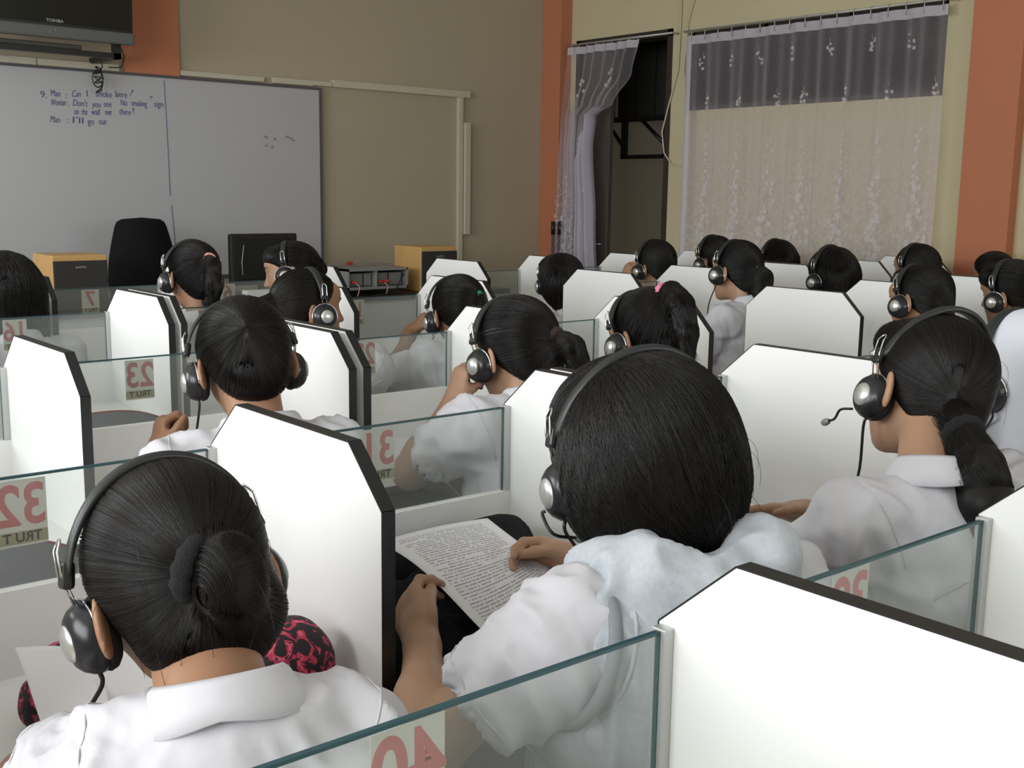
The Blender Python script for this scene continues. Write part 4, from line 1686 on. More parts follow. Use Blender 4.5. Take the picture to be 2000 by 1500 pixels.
    V, F = Fh.mesh()
    Nn = vnormals(V, F)
    if st in ('bob', 'long'):
        lz = V[:, 2] - H.z
        ang = np.arctan2(V[:, 0] - H.x, V[:, 1] - H.y)
        V = V + Nn * (.0022 * np.sin(ang * 33 + 2 * np.sin(lz * 20)) * np.clip(-lz / .1 + .4, 0, 1))[:, None]
    hair_m = np_mesh('hair', V - v3(root_loc), F, [HAIR, HAIRS, HAIRB])
    # strands over the shell
    bvh = BVHTree.FromPolygons([tuple(v) for v in V], [tuple(int(i) for i in f_) for f_ in F])
    rs = np.random.RandomState(sp.get('seed', 1))
    Mi = Mh.inverted()
    cl = Vector((0, -.014, .004))
    cw = Mh @ cl
    VL = np.array([(Mi @ Vector(v)) for v in V[rs.choice(len(V), min(len(V), 2600), replace=False)]])
    n, seg = q['n'], q['seg']
    paths = []
    if st in ('tied', 'cap'):
        tie = Vector(sp.get('tie', (0, -.105, .02)))
        td = (tie - cl).normalized()
        good = VL[(VL[:, 2] - VL[:, 1] > -.045) & (np.abs(VL[:, 0]) < .10) & (VL[:, 1] > -.12)]
        for k in range(int(n * .8)):
            s0 = Vector(good[rs.randint(len(good))]) - cl
            s0 = (s0.normalized() + Vector(rs.normal(0, .03, 3))).normalized()
            ang = s0.angle(td)
            if ang < .15:
                continue
            pl = []
            lift = rs.uniform(.0004, .0024)
            for i in range(seg):
                t = i / (seg - 1)
                t2 = t * (.97 - .1 * rs.rand() * 0)
                dd = (s0 * math.sin((1 - t2) * ang) + td * math.sin(t2 * ang)) / math.sin(ang)
                dd.normalize()
                dw = (Mh.to_3x3() @ dd)
                hit = bvh.ray_cast(cw + dw * .26, -dw, .25)
                if hit[0] is None:
                    break
                pl.append(hit[0] + dw * lift)
            if len(pl) >= seg * .5:
                while len(pl) < seg:
                    pl.append(pl[-1] + (pl[-1] - pl[-2]) * .15)
                paths.append([tuple(p) for p in pl])
    elif st in ('bob', 'long'):
        crown = Vector(sp.get('crown', (-.015, -.045, .10)))
        cd0 = (crown - cl).normalized()
        zlim = -.05 if st == 'bob' else -.08
        hem = VL[(VL[:, 2] < zlim)]
        hem = hem[(hem[:, 1] < .05)]
        fr_ = VL[(VL[:, 1] > .02) & (VL[:, 2] < .03) & (np.abs(VL[:, 0]) > .05)]
        ncl = 190 if sp['res'] == 'near' else 90
        clumps = []
        for k in range(ncl):
            src = hem if (rs.rand() < .82 or len(fr_) == 0) else fr_
            clumps.append((Vector(src[rs.randint(len(src))]), rs.uniform(-.07, .07), rs.uniform(.0, .0035), rs.uniform(.92, 1.05)))
        for k in range(n):
            ce, cwv, clf, cte = clumps[rs.randint(ncl)]
            e0 = (ce + Vector(rs.normal(0, .0045, 3)) - cl)
            e0.normalize()
            s0 = (cd0 + Vector((rs.normal(0, .10), rs.normal(0, .25), 0))).normalized()
            ang = s0.angle(e0)
            if ang < .3:
                continue
            pl = []
            lift = .0008 + clf + rs.uniform(0, .0012)
            tend = cte + rs.uniform(-.02, .03)
            wv = cwv + rs.normal(0, .012)
            side = s0.cross(e0).normalized()
            for i in range(seg):
                t = tend * i / (seg - 1)
                dd = (s0 * math.sin((1 - t) * ang) + e0 * math.sin(t * ang)) / math.sin(ang) + side * wv * math.sin(PI * t)
                dd.normalize()
                dw = Mh.to_3x3() @ dd
                hit = bvh.ray_cast(cw + dw * .36, -dw, .34)
                if hit[0] is None:
                    break
                pl.append(hit[0] + dw * lift)
            if len(pl) >= seg - 2:
                while len(pl) < seg:
                    d_ = pl[-1] - pl[-2]
                    pl.append(pl[-1] + d_ * .8)
                paths.append([tuple(p) for p in pl])
    if tails:
        cv = catmull(tails, 5)
        m_ = len(cv)
        rr = np.interp(np.linspace(0, 1, m_), np.linspace(0, 1, len(tails)), sp['tail_r'])
        for k in range(int(n * .35)):
            a0, rad0 = rs.uniform(0, 2 * PI), rs.uniform(.85, 1.08)
            tw = rs.normal(0, .35)
            pl = []
            for i, c in enumerate(cv):
                tn = (cv[min(i + 1, m_ - 1)] - cv[max(i - 1, 0)]).normalized()
                u1 = tn.cross(Vector((.3, .2, 1))).normalized()
                u2 = tn.cross(u1)
                a = a0 + tw * i / m_
                pl.append(tuple(c + (u1 * math.cos(a) + u2 * math.sin(a)) * rr[i] * rad0))
            idx_ = np.linspace(0, m_ - 1, seg)
            pl = np.array(pl)
            pl = np.stack([np.interp(idx_, np.arange(m_), pl[:, j]) for j in range(3)], 1)
            if rs.rand() < .25:
                pl[-1] += rs.normal(0, .008, 3)
            paths.append(pl.tolist())
    for bnn in sp.get('buns', []):
        c, r3 = Vector(bnn[0]), bnn[1]
        axis = Vector(bnn[3]) if len(bnn) > 3 else Vector((0, 1, 0))
        for k in range(int(n * .16)):
            ph = rs.uniform(.25, PI - .25)
            a0 = rs.uniform(0, 2 * PI)
            u1 = axis.cross(Vector((0, 0, 1.01))).normalized()
            u2 = axis.cross(u1).normalized()
            pl = []
            for i in range(seg):
                a = a0 + 1.9 * i / (seg - 1)
                d_ = axis * math.cos(ph + .12 * i / seg) + (u1 * math.cos(a) + u2 * math.sin(a)) * math.sin(ph)
                pl.append(tuple(Mh @ (c + Vector((d_.x * r3[0], d_.y * r3[1], d_.z * r3[2])) * 1.02)))
            paths.append(pl)
    # a few stray hairs
    if sp['res'] == 'near':
        for k in range(38):
            g0 = Vector(VL[rs.randint(len(VL))])
            if g0.z - g0.y < 0:
                continue
            d_ = (g0 - cl).normalized()
            p0 = Mh @ g0
            dw = Mh.to_3x3() @ d_
            t1 = (Vector((0, 0, -1.2)) + Vector(rs.normal(0, .7, 3))).normalized()
            ln_ = rs.uniform(.02, .05)
            paths_r = None
            pl = []
            for i in range(seg):
                t = i / (seg - 1)
                pl.append(tuple(p0 + dw * (.011 * math.sin(t * 2.4)) + t1 * ln_ * t + Vector((0, 0, -.03 * t * t))))
            paths.append(pl)
    if paths:
        PV, PF = ptube_array(np.array(paths, float), q['rad'])
        me0 = hair_m
        V0 = V - v3(root_loc)
        allV = np.concatenate([V0, PV - v3(root_loc)])
        allF = np.concatenate([F, PF + len(V0)])
        mi = np.concatenate([np.zeros(len(F), np.int32), np.ones(len(PF), np.int32)])
        bpy.data.meshes.remove(me0)
        hair_m = np_mesh('hair', allV, allF, [HAIR, HAIRS, HAIRB], mi=mi)
    hair = mesh_obj('hair', hair_m, body)
    for (pos, dirn, R1, r_, m_, nm) in sp.get('ties', []):
        zz = Vector(dirn).normalized()
        xx = zz.orthogonal().normalized()
        yy = zz.cross(xx)
        M = Matrix((xx, yy, zz)).transposed().to_4x4()
        M.translation = Vector(pos) - root_loc
        o = torus_mesh('hair_tie', M, R1, R1, r_, m_, body, lumps=.12)
        o['label'] = nm
    return body, Mh


# ================================================================ headsets
def headset(Mh, label, group='black headsets with silver caps', boom=True, cable=None, k=1.0, mic=None, wide=0.0, back=.012, tall=0.0):
    """Mh: head frame. band over the crown, cups over the ears"""
    t = bpy.data.objects.new('headset', None)
    t.matrix_world = Mh
    link(t)
    tag(t, label, 'headset', group)
    a, c = .1015 * k + wide, .112 * k + wide * .6 + tall
    y0 = .012
    zc = -.004

    def arc(th):
        return Vector((a * math.cos(th), y0 - back * math.sin(th), zc + c * math.sin(th)))
    # band: a flat strip
    b_ = B()
    V = b_.bm.verts
    n = 40
    rings = []
    for i in range(n + 1):
        th = math.radians(14) + math.radians(152) * i / n
        p = arc(th)
        nrm = Vector((math.cos(th) / a, 0, math.sin(th) / c)).normalized()
        wd = .0095 + .0025 * math.sin(PI * i / n)
        hh = .0022 + .002 * math.sin(PI * i / n)
        prof = [(-wd, -hh), (-wd * .8, hh * .6), (-wd * .3, hh), (wd * .3, hh), (wd * .8, hh * .6), (wd, -hh), (wd * .5, -hh * 1.2), (-wd * .5, -hh * 1.2)]
        rings.append([V.new(p + Vector((0, 1, 0)) * py + nrm * pz) for py, pz in prof])
    for A, Bn in zip(rings[:-1], rings[1:]):
        for j in range(8):
            b_.bm.faces.new((A[j], A[(j + 1) % 8], Bn[(j + 1) % 8], Bn[j])).smooth = True
    b_.bm.faces.new(rings[0])
    b_.bm.faces.new(rings[-1][::-1])
    b_.build('headband', BANDB, t)
    for s_ in (-1, 1):
        X = Vector((s_, 0, 0))
        # clip block
        zb = zc + c * math.sin(math.radians(15))
        xb = a * math.cos(math.radians(15))
        Mb = Matrix.Translation((s_ * xb, y0 - .003, zb - .002)) @ Matrix.Rotation(s_ * -.25, 4, 'Y')
        b_ = B()
        b_.box(-.006, .006, -.011, .011, -.013, .013, .004)
        b_.bm.transform(Mb)
        blk = b_.build('slider_block', BLK, t)
        # wire loop above and two wires below the block
        b_ = B()
        pts = []
        for i in range(13):
            th = PI * i / 12
            pts.append((s_ * (xb + .004 - .006 * math.sin(th)), y0 - .003 + .0065 * math.cos(th), zb + .022 + .010 * math.sin(th)))
        pts = [(s_ * (a - .006), y0 - .003 + .0065, zc - .008)] + [(s_ * (xb + .006), y0 - .003 + .0065, zb)] + pts + [(s_ * (xb + .006), y0 - .003 - .0065, zb)] + [(s_ * (a - .006), y0 - .003 - .0065, zc - .008)]
        b_.tube(pts, .0013, 6)
        b_.build('wire_slider', CHROME, t)
        # cup
        cz = zc - .032 * k
        cx = a - .0135
        Mc = Matrix.Translation((s_ * cx, y0, cz)) @ Matrix.Rotation(s_ * PI / 2, 4, 'Y') @ Matrix.Rotation(0, 4, 'Z')
        cup = B().lathe([(.0, -.004), (.033, -.004), (.0355, -.001), (.0360, .003), (.0345, .009), (.0300, .0165), (.024, .0215), (.0185, .0235), (0, .0235)], Mc, 36).build('ear_cup', CUPB, t)
        B().lathe([(.0185, .0230), (.0180, .0245), (.014, .0275), (.008, .0292), (0, .0298)], Mc, 30).build('silver_cap', SILVER, cup)
        B().lathe([(.016, -.016), (.030, -.0165), (.0355, -.012), (.0370, -.006), (.0350, -.002), (.016, -.002)], Mc, 30).build('ear_pad', PADB, cup)
        # bright wire yoke round the cup
        b_ = B()
        pts = []
        for i in range(19):
            th = math.radians(90 - 108 + 216 * 0) + math.radians(216) * i / 18
            th = math.radians(-18) + math.radians(216) * i / 18
            pts.append((s_ * (cx + .0035), y0 + .0372 * math.cos(th), cz + .0372 * math.sin(th)))
        b_.tube(pts, .0012, 6)
        b_.build('wire_yoke', CHROME, cup)
    if boom:
        s_ = -1
        cz = zc - .034
        m1 = mic or (-(a + .002), y0 + .078, cz - .048)
        p0 = (-(a + .006), y0 + .020, cz - .024)
        pts = catmull([p0, (-(a + .010), y0 + .020 + (m1[1] - y0 - .02) * .4, cz - .028), (-(a + .006), m1[1] - .02, (cz - .03 + m1[2]) / 2 - .004), m1], 5)
        bo = B().tube(pts, .0021, 7).build('microphone_boom', BLK, t)
        d = Vector(m1) - Vector((-(a + .006), m1[1] - .02, (cz - .03 + m1[2]) / 2 - .004))
        d.normalize()
        q_ = Vector(m1)
        B().tube([q_ - d * .002, q_ + d * .003, q_ + d * .010, q_ + d * .017, q_ + d * .021], [.003, .0052, .0062, .0052, .002], 12).build('microphone_tip', GREYM, bo)
    if cable is not None:
        # cable points are in the room; the first is under the left cup
        p0 = Vector((-(a - .010), y0, zc - .032 * k - .034))
        Mi = Mh.inverted()
        pts = [p0, p0 + Vector((0, .004, -.014))] + [Mi @ Vector(p) for p in cable]
        B().tube(catmull(pts, 6), .0023, 7).build('cable', BLK, t)
    return t


# ================================================================ the students
def seat_chair(x, y, label, yaw=0.0, back_z=.80):
    t = thing('student_chair', label, 'chair', (x, y, 0), yaw, 'grey student chairs at the booths')
    global chair_proto
    if chair_proto is None:
        B().box(-.19, .19, -.13, .23, .405, .435, .012).build('seat', GREYF, t)
        b_ = B()
        V = []
        n = 18
        rings = []
        for i in range(n + 1):
            u = -1 + 2 * i / n
            x_ = .185 * u
            ztop = back_z - .045 * abs(u) ** 2.4
            zbot = back_z - .19 + .03 * abs(u) ** 2.4
            yb = -.150 + .022 * (u * u)
            rings.append([b_.bm.verts.new(p) for p in ((x_, yb - .010, zbot), (x_, yb - .012, (ztop + zbot) / 2), (x_, yb - .008, ztop), (x_, yb + .010, ztop), (x_, yb + .014, (ztop + zbot) / 2), (x_, yb + .012, zbot))])
        for A, Bn in zip(rings[:-1], rings[1:]):
            for j in range(6):
                b_.bm.faces.new((A[j], A[(j + 1) % 6], Bn[(j + 1) % 6], Bn[j])).smooth = True
        b_.bm.faces.new(rings[0])
        b_.bm.faces.new(rings[-1][::-1])
        bk = b_.build('backrest', GREYF, t)
        pts = [(.185 * u, -.150 + .022 * u * u, back_z + .001 - .045 * abs(u) ** 2.4) for u in [-1 + 2 * i / 18 for i in range(19)]]
        o = B().tube(pts, .0028, 6).build('piping', mat('maroon_piping', (0.30, 0.04, 0.04), 0.6), bk)
        for sx_ in (-1, 1):
            B().tube([(sx_ * .14, -.13, .41), (sx_ * .14, -.155, .5), (sx_ * .14, -.150, .66)], .009, 8).build('back_tube', BLK, t)
            B().tube([(sx_ * .17, -.12, .41), (sx_ * .18, -.135, .01)], .010, 8).build('leg', BLK, t)
            B().tube([(sx_ * .17, .20, .41), (sx_ * .18, .22, .01)], .010, 8).build('leg', BLK, t)
        chair_proto = t
    else:
        for ch in list(chair_proto.children):
            c = ch.copy()
            COL.objects.link(c)
            c.parent = t
            for g in ch.children:
                d = g.copy()
                COL.objects.link(d)
                d.parent = c
    return t


chair_proto = None
RY = ROWY


def rb(row):
    return RY[row - 1]


PINK = mat('pink_tie', (0.75, 0.22, 0.33), 0.7)
DPINK = mat('salmon_tie', (0.80, 0.35, 0.30), 0.7)
YEL = mat('orange_yellow_tie', (0.75, 0.38, 0.02), 0.7)
GRN = mat('green_tie', (0.02, 0.35, 0.14), 0.5)
LGRN = mat('lime_tie', (0.20, 0.45, 0.08), 0.6)
BTIE = mat('black_knit_tie', (0.008, 0.008, 0.009), 0.95, bump=(500, 0.8, 0.003))
BRTIE = mat('brown_tie', (0.05, 0.022, 0.018), 0.9)

PEOPLE = []


def W_(H, rot, p):
    yaw, pitch, roll = [math.radians(a) for a in rot]
    M = Matrix.Translation(Vector(H)) @ Matrix.Rotation(yaw, 4, 'Z') @ Matrix.Rotation(-pitch, 4, 'X') @ Matrix.Rotation(roll, 4, 'Y')
    return M @ Vector(p)


def add(**sp):
    sp.setdefault('rowback', RY[sp['rw'] - 1])
    sp.setdefault('row', RY[sp['rw']])
    body, Mh = person(sp)
    hs = sp.get('headset', {})
    if hs is not None:
        hs = dict(hs)
        off = hs.pop('off', (0, 0, 0))
        headset(Matrix.Translation(off) @ Mh, **hs)
    if sp.get('chair'):
        seat_chair(body.location.x, min(body.location.y, 99), sp['chair'])
    PEOPLE.append(body)
    return body, Mh


# 1  the student with the bun, nearest left
H = (0.297, 0.385, 1.012)
R_ = (-4, 14, -8)
bun, bunM = add(res='near', rw=1, H=H, rot=R_, N=(0.272, .225, .930), SL=(.205, .270, .866), SR=(.360, .190, .872), seed=3, skin=0,
    label='person with black hair in a low bun, bent forward in the nearest left booth',
    style='tied', tie=(-.012, -.108, .004), hs=1.025,
    buns=[((.008, -.126, -.008), (.032, .028, .042), .008, (1, .35, .15)), ((0, -.080, -.050), (.066, .040, .036), .03, (1, 0, 0))],
    ties=[(W_(H, R_, (-.014, -.107, .008)), Matrix.Rotation(math.radians(-4), 3, 'Z') @ Vector((.8, -1, -.2)), .024, .0085, BTIE, 'black knitted band at the root of the bun')],
    hl=dict(W=(.235, .57, .765), E=(.168, .45, .785), D=(.45, .8, -.1)), hr=dict(W=(.40, .55, .765), E=(.440, .39, .775), D=(-.4, .9, -.1)), collar_scale=.86, fold=1.2,
    chair='chair under the student with the low bun',
    headset=dict(label='black headset over the low bun hairstyle, nearest left', boom=False, k=1.085, wide=-.012, back=.024, cable=[(.215, .41, .87), (.222, .41, .82), (.235, .41, .77)]))
# 2  the student with the bob and the hooded vest
H = (.842, .284, 1.076)
R_ = (-19, 11, -3)
hood, hoodM = add(res='near', rw=1, H=H, rot=R_, N=(.805, .190, .945), SL=(.672, .220, .905), SR=(.935, .140, .912), seed=5, skin=1, bulk=1.02, vest=True,
    label='person with a thick black bob in a pale hooded vest, holding a printed sheet',
    style='bob', vol=1.0, hs=1.03, crown=(-.03, .01, .10), collar=False, byaw=-12,
    hl=dict(W=(.655, .475, .820), E=(.556, .318, .775), D=(.30, .85, .30), Np=(.9, -.25, -.35), curl=.75, thumb=(.22, .95, .38)),
    hr=dict(W=(.965, .500, .842), E=(1.000, .315, .800), D=(-.45, .80, .16), Np=(-.75, -.35, -.35), curl=.75, thumb=(.22, .95, .38)),
    chair='chair under the student in the hooded vest',
    headset=dict(label='black headset worn over the thick bob haircut, centre', boom=True, k=1.10, back=.050, mic=(-.080, .034, -.100), cable=[(.800, .345, .93), (.775, .36, .86), (.76, .37, .79)]))
# 3  the ponytailed student at the right
H = (1.503, .295, 1.092)
R_ = (-20, 6, 16)
pony, ponyM = add(res='near', rw=1, H=H, rot=R_, N=(1.352, .175, .972), SL=(1.215, .212, .930), SR=(1.472, .125, .945), seed=8, skin=1,
    label='person with a low ponytail and white shirt reading a sheet in the booth at right',
    style='tied', tie=(-.028, -.102, -.026), hs=1.04, bangs=True,
    tail=[W_(H, R_, (-.02, -.095, -.040)), (1.383, .162, 1.045), (1.352, .122, 1.010), (1.335, .098, .965), (1.336, .088, .915), (1.345, .085, .880)],
    tail_r=[.022, .023, .034, .038, .024, .006],
    ties=[((1.385, .165, 1.046), (-.5, -.7, -.45), .021, .010, BTIE, 'black scrunchie holding the low ponytail')],
    hl=dict(W=(1.335, .52, .770), E=(1.232, .355, .775), D=(.4, .8, 0)),
    hr=dict(W=(1.565, .548, .810), E=(1.590, .365, .815), D=(-.80, .62, .06), Np=(-.2, -.3, -.9), curl=.12, thumb=(.9, .6, .1)),
    chair='chair under the ponytailed student at the right',
    headset=dict(label='black headset with microphone on the ponytailed student at the right', boom=True, k=1.03, tall=.016, back=.045, off=(.012, 0, -.0115), cable=[(1.415, .35, .94), (1.385, .36, .89), (1.36, .36, .84)]))
# 4  veil
H = (1.938, .345, 1.068)
add(res='mid', rw=1, H=H, rot=(-10, 18, 0), seed=9, style='veil', skin=2,
    hr=dict(W=(2.045, .490, .890), E=(2.095, .470, .770), D=(-.15, -.2, .95), Np=(-.8, -.2, 0), curl=.9),
    label='person in a white veil at the right frame edge behind the ponytailed student',
    headset=dict(label='black headset worn over the white veil at the right edge', boom=True, wide=.008, cable=[(1.89, .40, .93), (1.88, .42, .85), (1.88, .44, .78)]), chair='chair under the student in the white veil')

# 5  row C, booth 23
H = (.820, 1.272, 1.073)
R_ = (-16, 22, -4)
add(res='mid', rw=2, H=H, rot=R_, N=(.800, 1.165, .945), seed=11, skin=0,
    label='person with short tucked up hair seen from behind, between numbers 23 and 32',
    style='tied', tie=(-.01, -.105, .02), hs=1.03, buns=[((-.008, -.104, .018), (.016, .012, .014), .01, (0, 1, 0)), ((0, -.07, -.045), (.055, .045, .045), .03, (1, 0, 0))],
    hl=dict(W=(.715, 1.440, .862), E=(.668, 1.39, .770), D=(.25, .15, .9), Np=(.9, -.2, -.2), curl=1.15),
    chair='chair under the student with tucked up hair',
    headset=dict(label='black headset on the student with tucked up hair near number 23', boom=False, cable=[(.735, 1.30, .93), (.73, 1.31, .87), (.71, 1.33, .80)]))
# 6  row C, booth 22: hand at the earpiece
H = (1.454, 1.252, 1.044)
R_ = (2, 17, 2)
add(res='mid', rw=2, H=H, rot=R_, N=(1.440, 1.155, .935), SL=(1.290, 1.185, .895), SR=(1.585, 1.13, .895), seed=13, skin=1,
    label='person with brown scrunchie holding the left earpiece with a raised hand, centre',
    style='tied', tie=(.02, -.108, .0), hs=1.06,
    tail=[W_(H, R_, (.02, -.105, .0)), W_(H, R_, (.045, -.135, -.03)), W_(H, R_, (.060, -.135, -.09)), W_(H, R_, (.065, -.125, -.15))], tail_r=[.018, .026, .024, .008],
    ties=[(W_(H, R_, (.022, -.113, -.003)), Matrix.Rotation(-.2, 3, 'Z') @ Vector((.3, -1, -.3)), .017, .008, BRTIE, 'dark brown scrunchie')],
    hl=dict(W=(1.326, 1.300, .925), E=(1.252, 1.355, .770), D=(.32, -.04, .93), Np=(.93, -.15, -.25), curl=.85, thumb=(.2, .9, .8)),
    chair='chair under the student holding her earpiece',
    headset=dict(label='black headset whose left cup is held by a raised hand', boom=True, k=1.02, mic=(-.088, .072, -.098), cable=[(1.385, 1.30, .95), (1.375, 1.31, .90), (1.355, 1.30, .85)]))
# 7  row C, booth 21: pink scrunchie
H = (1.903, 1.279, 1.040)
R_ = (-3, 26, 5)
add(res='mid', rw=2, H=H, rot=R_, seed=15, skin=0, label='person with a bright pink scrunchie on a high ponytail behind the bob haired student',
    style='tied', tie=(.0, -.085, .065), hs=1.05,
    tail=[W_(H, R_, (0, -.085, .062)), W_(H, R_, (.0, -.118, .062)), W_(H, R_, (.0, -.140, .02)), W_(H, R_, (.0, -.138, -.05)), W_(H, R_, (.0, -.125, -.12))], tail_r=[.016, .024, .030, .026, .010],
    ties=[(W_(H, R_, (0, -.094, .068)), (0, -.9, .3), .018, .0095, PINK, 'bright pink scrunchie')],
    chair='chair under the student with the bright pink scrunchie',
    headset=dict(label='black headset on the student with the bright pink scrunchie', boom=False, k=1.02, cable=[(1.78, 1.30, .92), (1.77, 1.32, .85)]))
# 8  row C, across the aisle
add(res='mid', rw=2, H=(3.155, 1.280, 1.066), rot=(-4, 16, 10), seed=17, skin=0, label='person with smooth short hair whose face turns left, just above the big ponytailed head',
    style='tied', tie=(0, -.10, -.05), hs=1.03, headset=dict(label='black headset on the smooth haired student above the ponytailed one', boom=False), chair='chair under the smooth haired student across the aisle')
# 9
add(res='mid', rw=2, H=(3.745, 1.282, 1.064), rot=(0, 10, 0), seed=19, skin=0, label='person with a headset cut by the right frame edge, directly above the white veil',
    style='tied', tie=(0, -.10, .0), hs=1.04, bangs=True, headset=dict(label='black headset on the student cut by the right frame edge', boom=False), chair='chair under the student at the right frame edge')
# 10 row D: profile to the right
H = (1.512, 2.236, 1.048)
R_ = (-100, 2, -8)
add(res='mid', rw=3, H=H, rot=R_, byaw=-25, seed=21, skin=0, label='person turned to the right in profile with an orange yellow hair tie, left of centre',
    style='tied', tie=(0, -.106, .0), hs=1.03, N=(1.50, 2.16, .925),
    tail=[W_(H, R_, (0, -.105, .0)), W_(H, R_, (0.0, -.140, .0)), W_(H, R_, (.0, -.150, -.05)), W_(H, R_, (.0, -.150, -.10))], tail_r=[.016, .022, .022, .008],
    ties=[(W_(H, R_, (0, -.112, .0)), (-1, -.2, 0), .020, .010, YEL, 'orange yellow hair tie')],
    chair='chair under the student turned right in profile',
    headset=dict(label='black headset on the student turned right in profile', boom=False))
# 11 row D: green hair clip
H = (2.030, 2.206, 1.012)
R_ = (-18, 19, -2)
add(res='mid', rw=3, H=H, rot=R_, seed=23, skin=0, label='person with a green hair clip resting the forehead on a raised hand',
    style='tied', tie=(.03, -.105, .01), hs=1.03, N=(1.99, 2.12, .895), SL=(1.862, 2.15, .865),
    ties=[(W_(H, R_, (.035, -.098, .018)), (.3, -1, 0), .010, .007, GRN, 'green spiky hair clip')],
    hl=dict(W=(1.955, 2.365, .925), E=(1.868, 2.345, .775), D=(.55, -.30, .75), Np=(.75, -.4, -.4), curl=.8),
    chair='chair under the student with the green clip',
    headset=dict(label='black headset on the student with the green hair clip', boom=False, cable=[(1.925, 2.24, .89), (1.93, 2.25, .82)]))
# 12 row D: silver clip
H = (3.360, 2.185, 1.100)
R_ = (0, 6, 8)
add(res='mid', rw=3, H=H, rot=R_, seed=25, skin=1, label='person with a silvery hair clip above a thick low ponytail, white back turned to us',
    style='tied', tie=(0, -.104, -.02), hs=1.06, N=(3.35, 2.09, .965),
    tail=[W_(H, R_, (0, -.100, -.02)), W_(H, R_, (0, -.130, -.045)), W_(H, R_, (0, -.135, -.11)), W_(H, R_, (0, -.12, -.16))], tail_r=[.030, .042, .038, .012],
    ties=[(W_(H, R_, (-.01, -.125, -.012)), (0, -1, .2), .016, .004, CHROME, 'silvery hair clip')],
    chair='chair under the student with the silvery clip',
    headset=dict(label='black headset on the student with the silvery hair clip', boom=False, k=1.02, cable=[(3.27, 2.23, .97), (3.27, 2.24, .90)]))
# 13
add(res='far', rw=3, H=(3.918, 2.135, 1.068), rot=(0, 4, 0), seed=27, skin=0, style='long', len=.20, label='person with straight shoulder length hair below the right half of the wide curtain',
    headset=dict(label='black headset on the straight haired student below the wide curtain', boom=False, k=1.06), chair='chair under the straight haired student')
# 14
add(res='far', rw=3, H=(4.57, 2.135, 1.066), rot=(0, 4, 0), seed=29, skin=0, style='cap', tie=(0, -.10, -.05), hs=1.08, label='person whose dark head rises just above the head next to the orange pillar side',
    headset=dict(label='black headset on the head rising left of the orange pillar', boom=False, k=1.04), chair='chair under the student left of the orange pillar')
# 15
add(res='far', rw=3, H=(5.40, 2.20, 1.012), rot=(0, 10, 0), seed=31, skin=0, style='cap', tie=(0, -.10, .03), hs=1.05, label='person with dark hair low in front of the orange pillar at the right',
    headset=None, chair='chair under the student in front of the orange pillar')
# row E
H = (.915, 3.055, 1.062)
add(res='far', rw=4, H=H, rot=(5, 4, 0), seed=33, skin=0, style='long', len=.26, hs=1.06, label='person with long straight black hair at the left frame edge behind number 16',
    headset=dict(label='black headset on the long haired student at the left frame edge', boom=False, k=1.06), chair='chair under the long haired student at left')
H = (1.507, 3.005, 1.097)
R_ = (0, 6, 3)
add(res='mid', rw=4, H=H, rot=R_, seed=35, skin=0, label='person with a salmon pink hair tie and ponytail in front of the tall black chair', style='tied', tie=(.01, -.105, .03), hs=1.02,
    tail=[W_(H, R_, (.01, -.10, .03)), W_(H, R_, (.01, -.130, .02)), W_(H, R_, (.01, -.135, -.06)), W_(H, R_, (.0, -.125, -.14))], tail_r=[.014, .022, .026, .016],
    ties=[(W_(H, R_, (.01, -.110, .036)), (0, -1, .2), .018, .0065, DPINK, 'salmon pink hair tie')],
    chair='chair under the student with the salmon pink tie',
    headset=dict(label='black headset on the student with the salmon pink hair tie', boom=False))
H = (1.932, 3.105, 1.082)
R_ = (56, 10, 14)
add(res='mid', rw=4, H=H, rot=R_, byaw=15, seed=37, skin=1, label='person turned left in profile with a lime green hair tie before the monitor', style='tied', tie=(0, -.105, .0), hs=1.03, bangs=True,
    buns=[((0, -.112, -.012), (.024, .022, .028), .01, (0, 1, 0))],
    ties=[(W_(H, R_, (0, -.100, .010)), (.6, -.8, 0), .014, .006, LGRN, 'lime green hair tie')],
    chair='chair under the student turned left in profile',
    headset=dict(label='black headset on the student turned left in profile', boom=False))
add(res='far', rw=4, H=(3.195, 3.005, 1.015), rot=(-22, 10, 0), seed=39, skin=0, style='bob', vol=.92, label='person with a short dark bob right of the front booths below the room corner',
    headset=dict(label='black headset on the short bob below the room corner', boom=False, k=.98), chair='chair under the student with the short dark bob')
add(res='far', rw=4, H=(3.835, 3.055, 1.058), rot=(0, 8, 0), seed=41, skin=1, style='cap', tie=(0, -.10, -.05), hs=1.08, label='person with a hand at the earpiece in front of the dark doorway',
    hl=dict(W=(3.745, 3.165, .975), E=(3.700, 3.20, .775), D=(.25, -.25, .9), Np=(.9, -.3, 0), curl=.8),
    headset=dict(label='black headset on the student before the dark doorway', boom=False, k=1.04), chair='chair under the student before the doorway')
add(res='far', rw=4, H=(4.322, 3.105, 1.072), rot=(2, 8, 0), seed=43, skin=0, style='cap', tie=(0, -.10, -.03), hs=1.05, label='person half hidden behind the head with the silvery clip',
    headset=dict(label='black headset on the student half hidden behind the silvery clip', boom=False, k=1.03), chair='chair under the half hidden student')
add(res='far', rw=4, H=(4.835, 3.105, 1.046), rot=(0, 8, 0), seed=45, skin=0, style='long', len=.16, hs=.98, label='person whose crown just shows over the panels below the wide curtain centre',
    headset=dict(label='black headset on the crown showing below the wide curtain centre', boom=False, k=1.03), chair='chair under the student below the wide curtain centre')
# empty chairs
seat_chair(.32, 1.43, 'empty grey chair at the booth left of number 23')
seat_chair(.90, 2.40, 'empty grey chair at the booth with number 16')


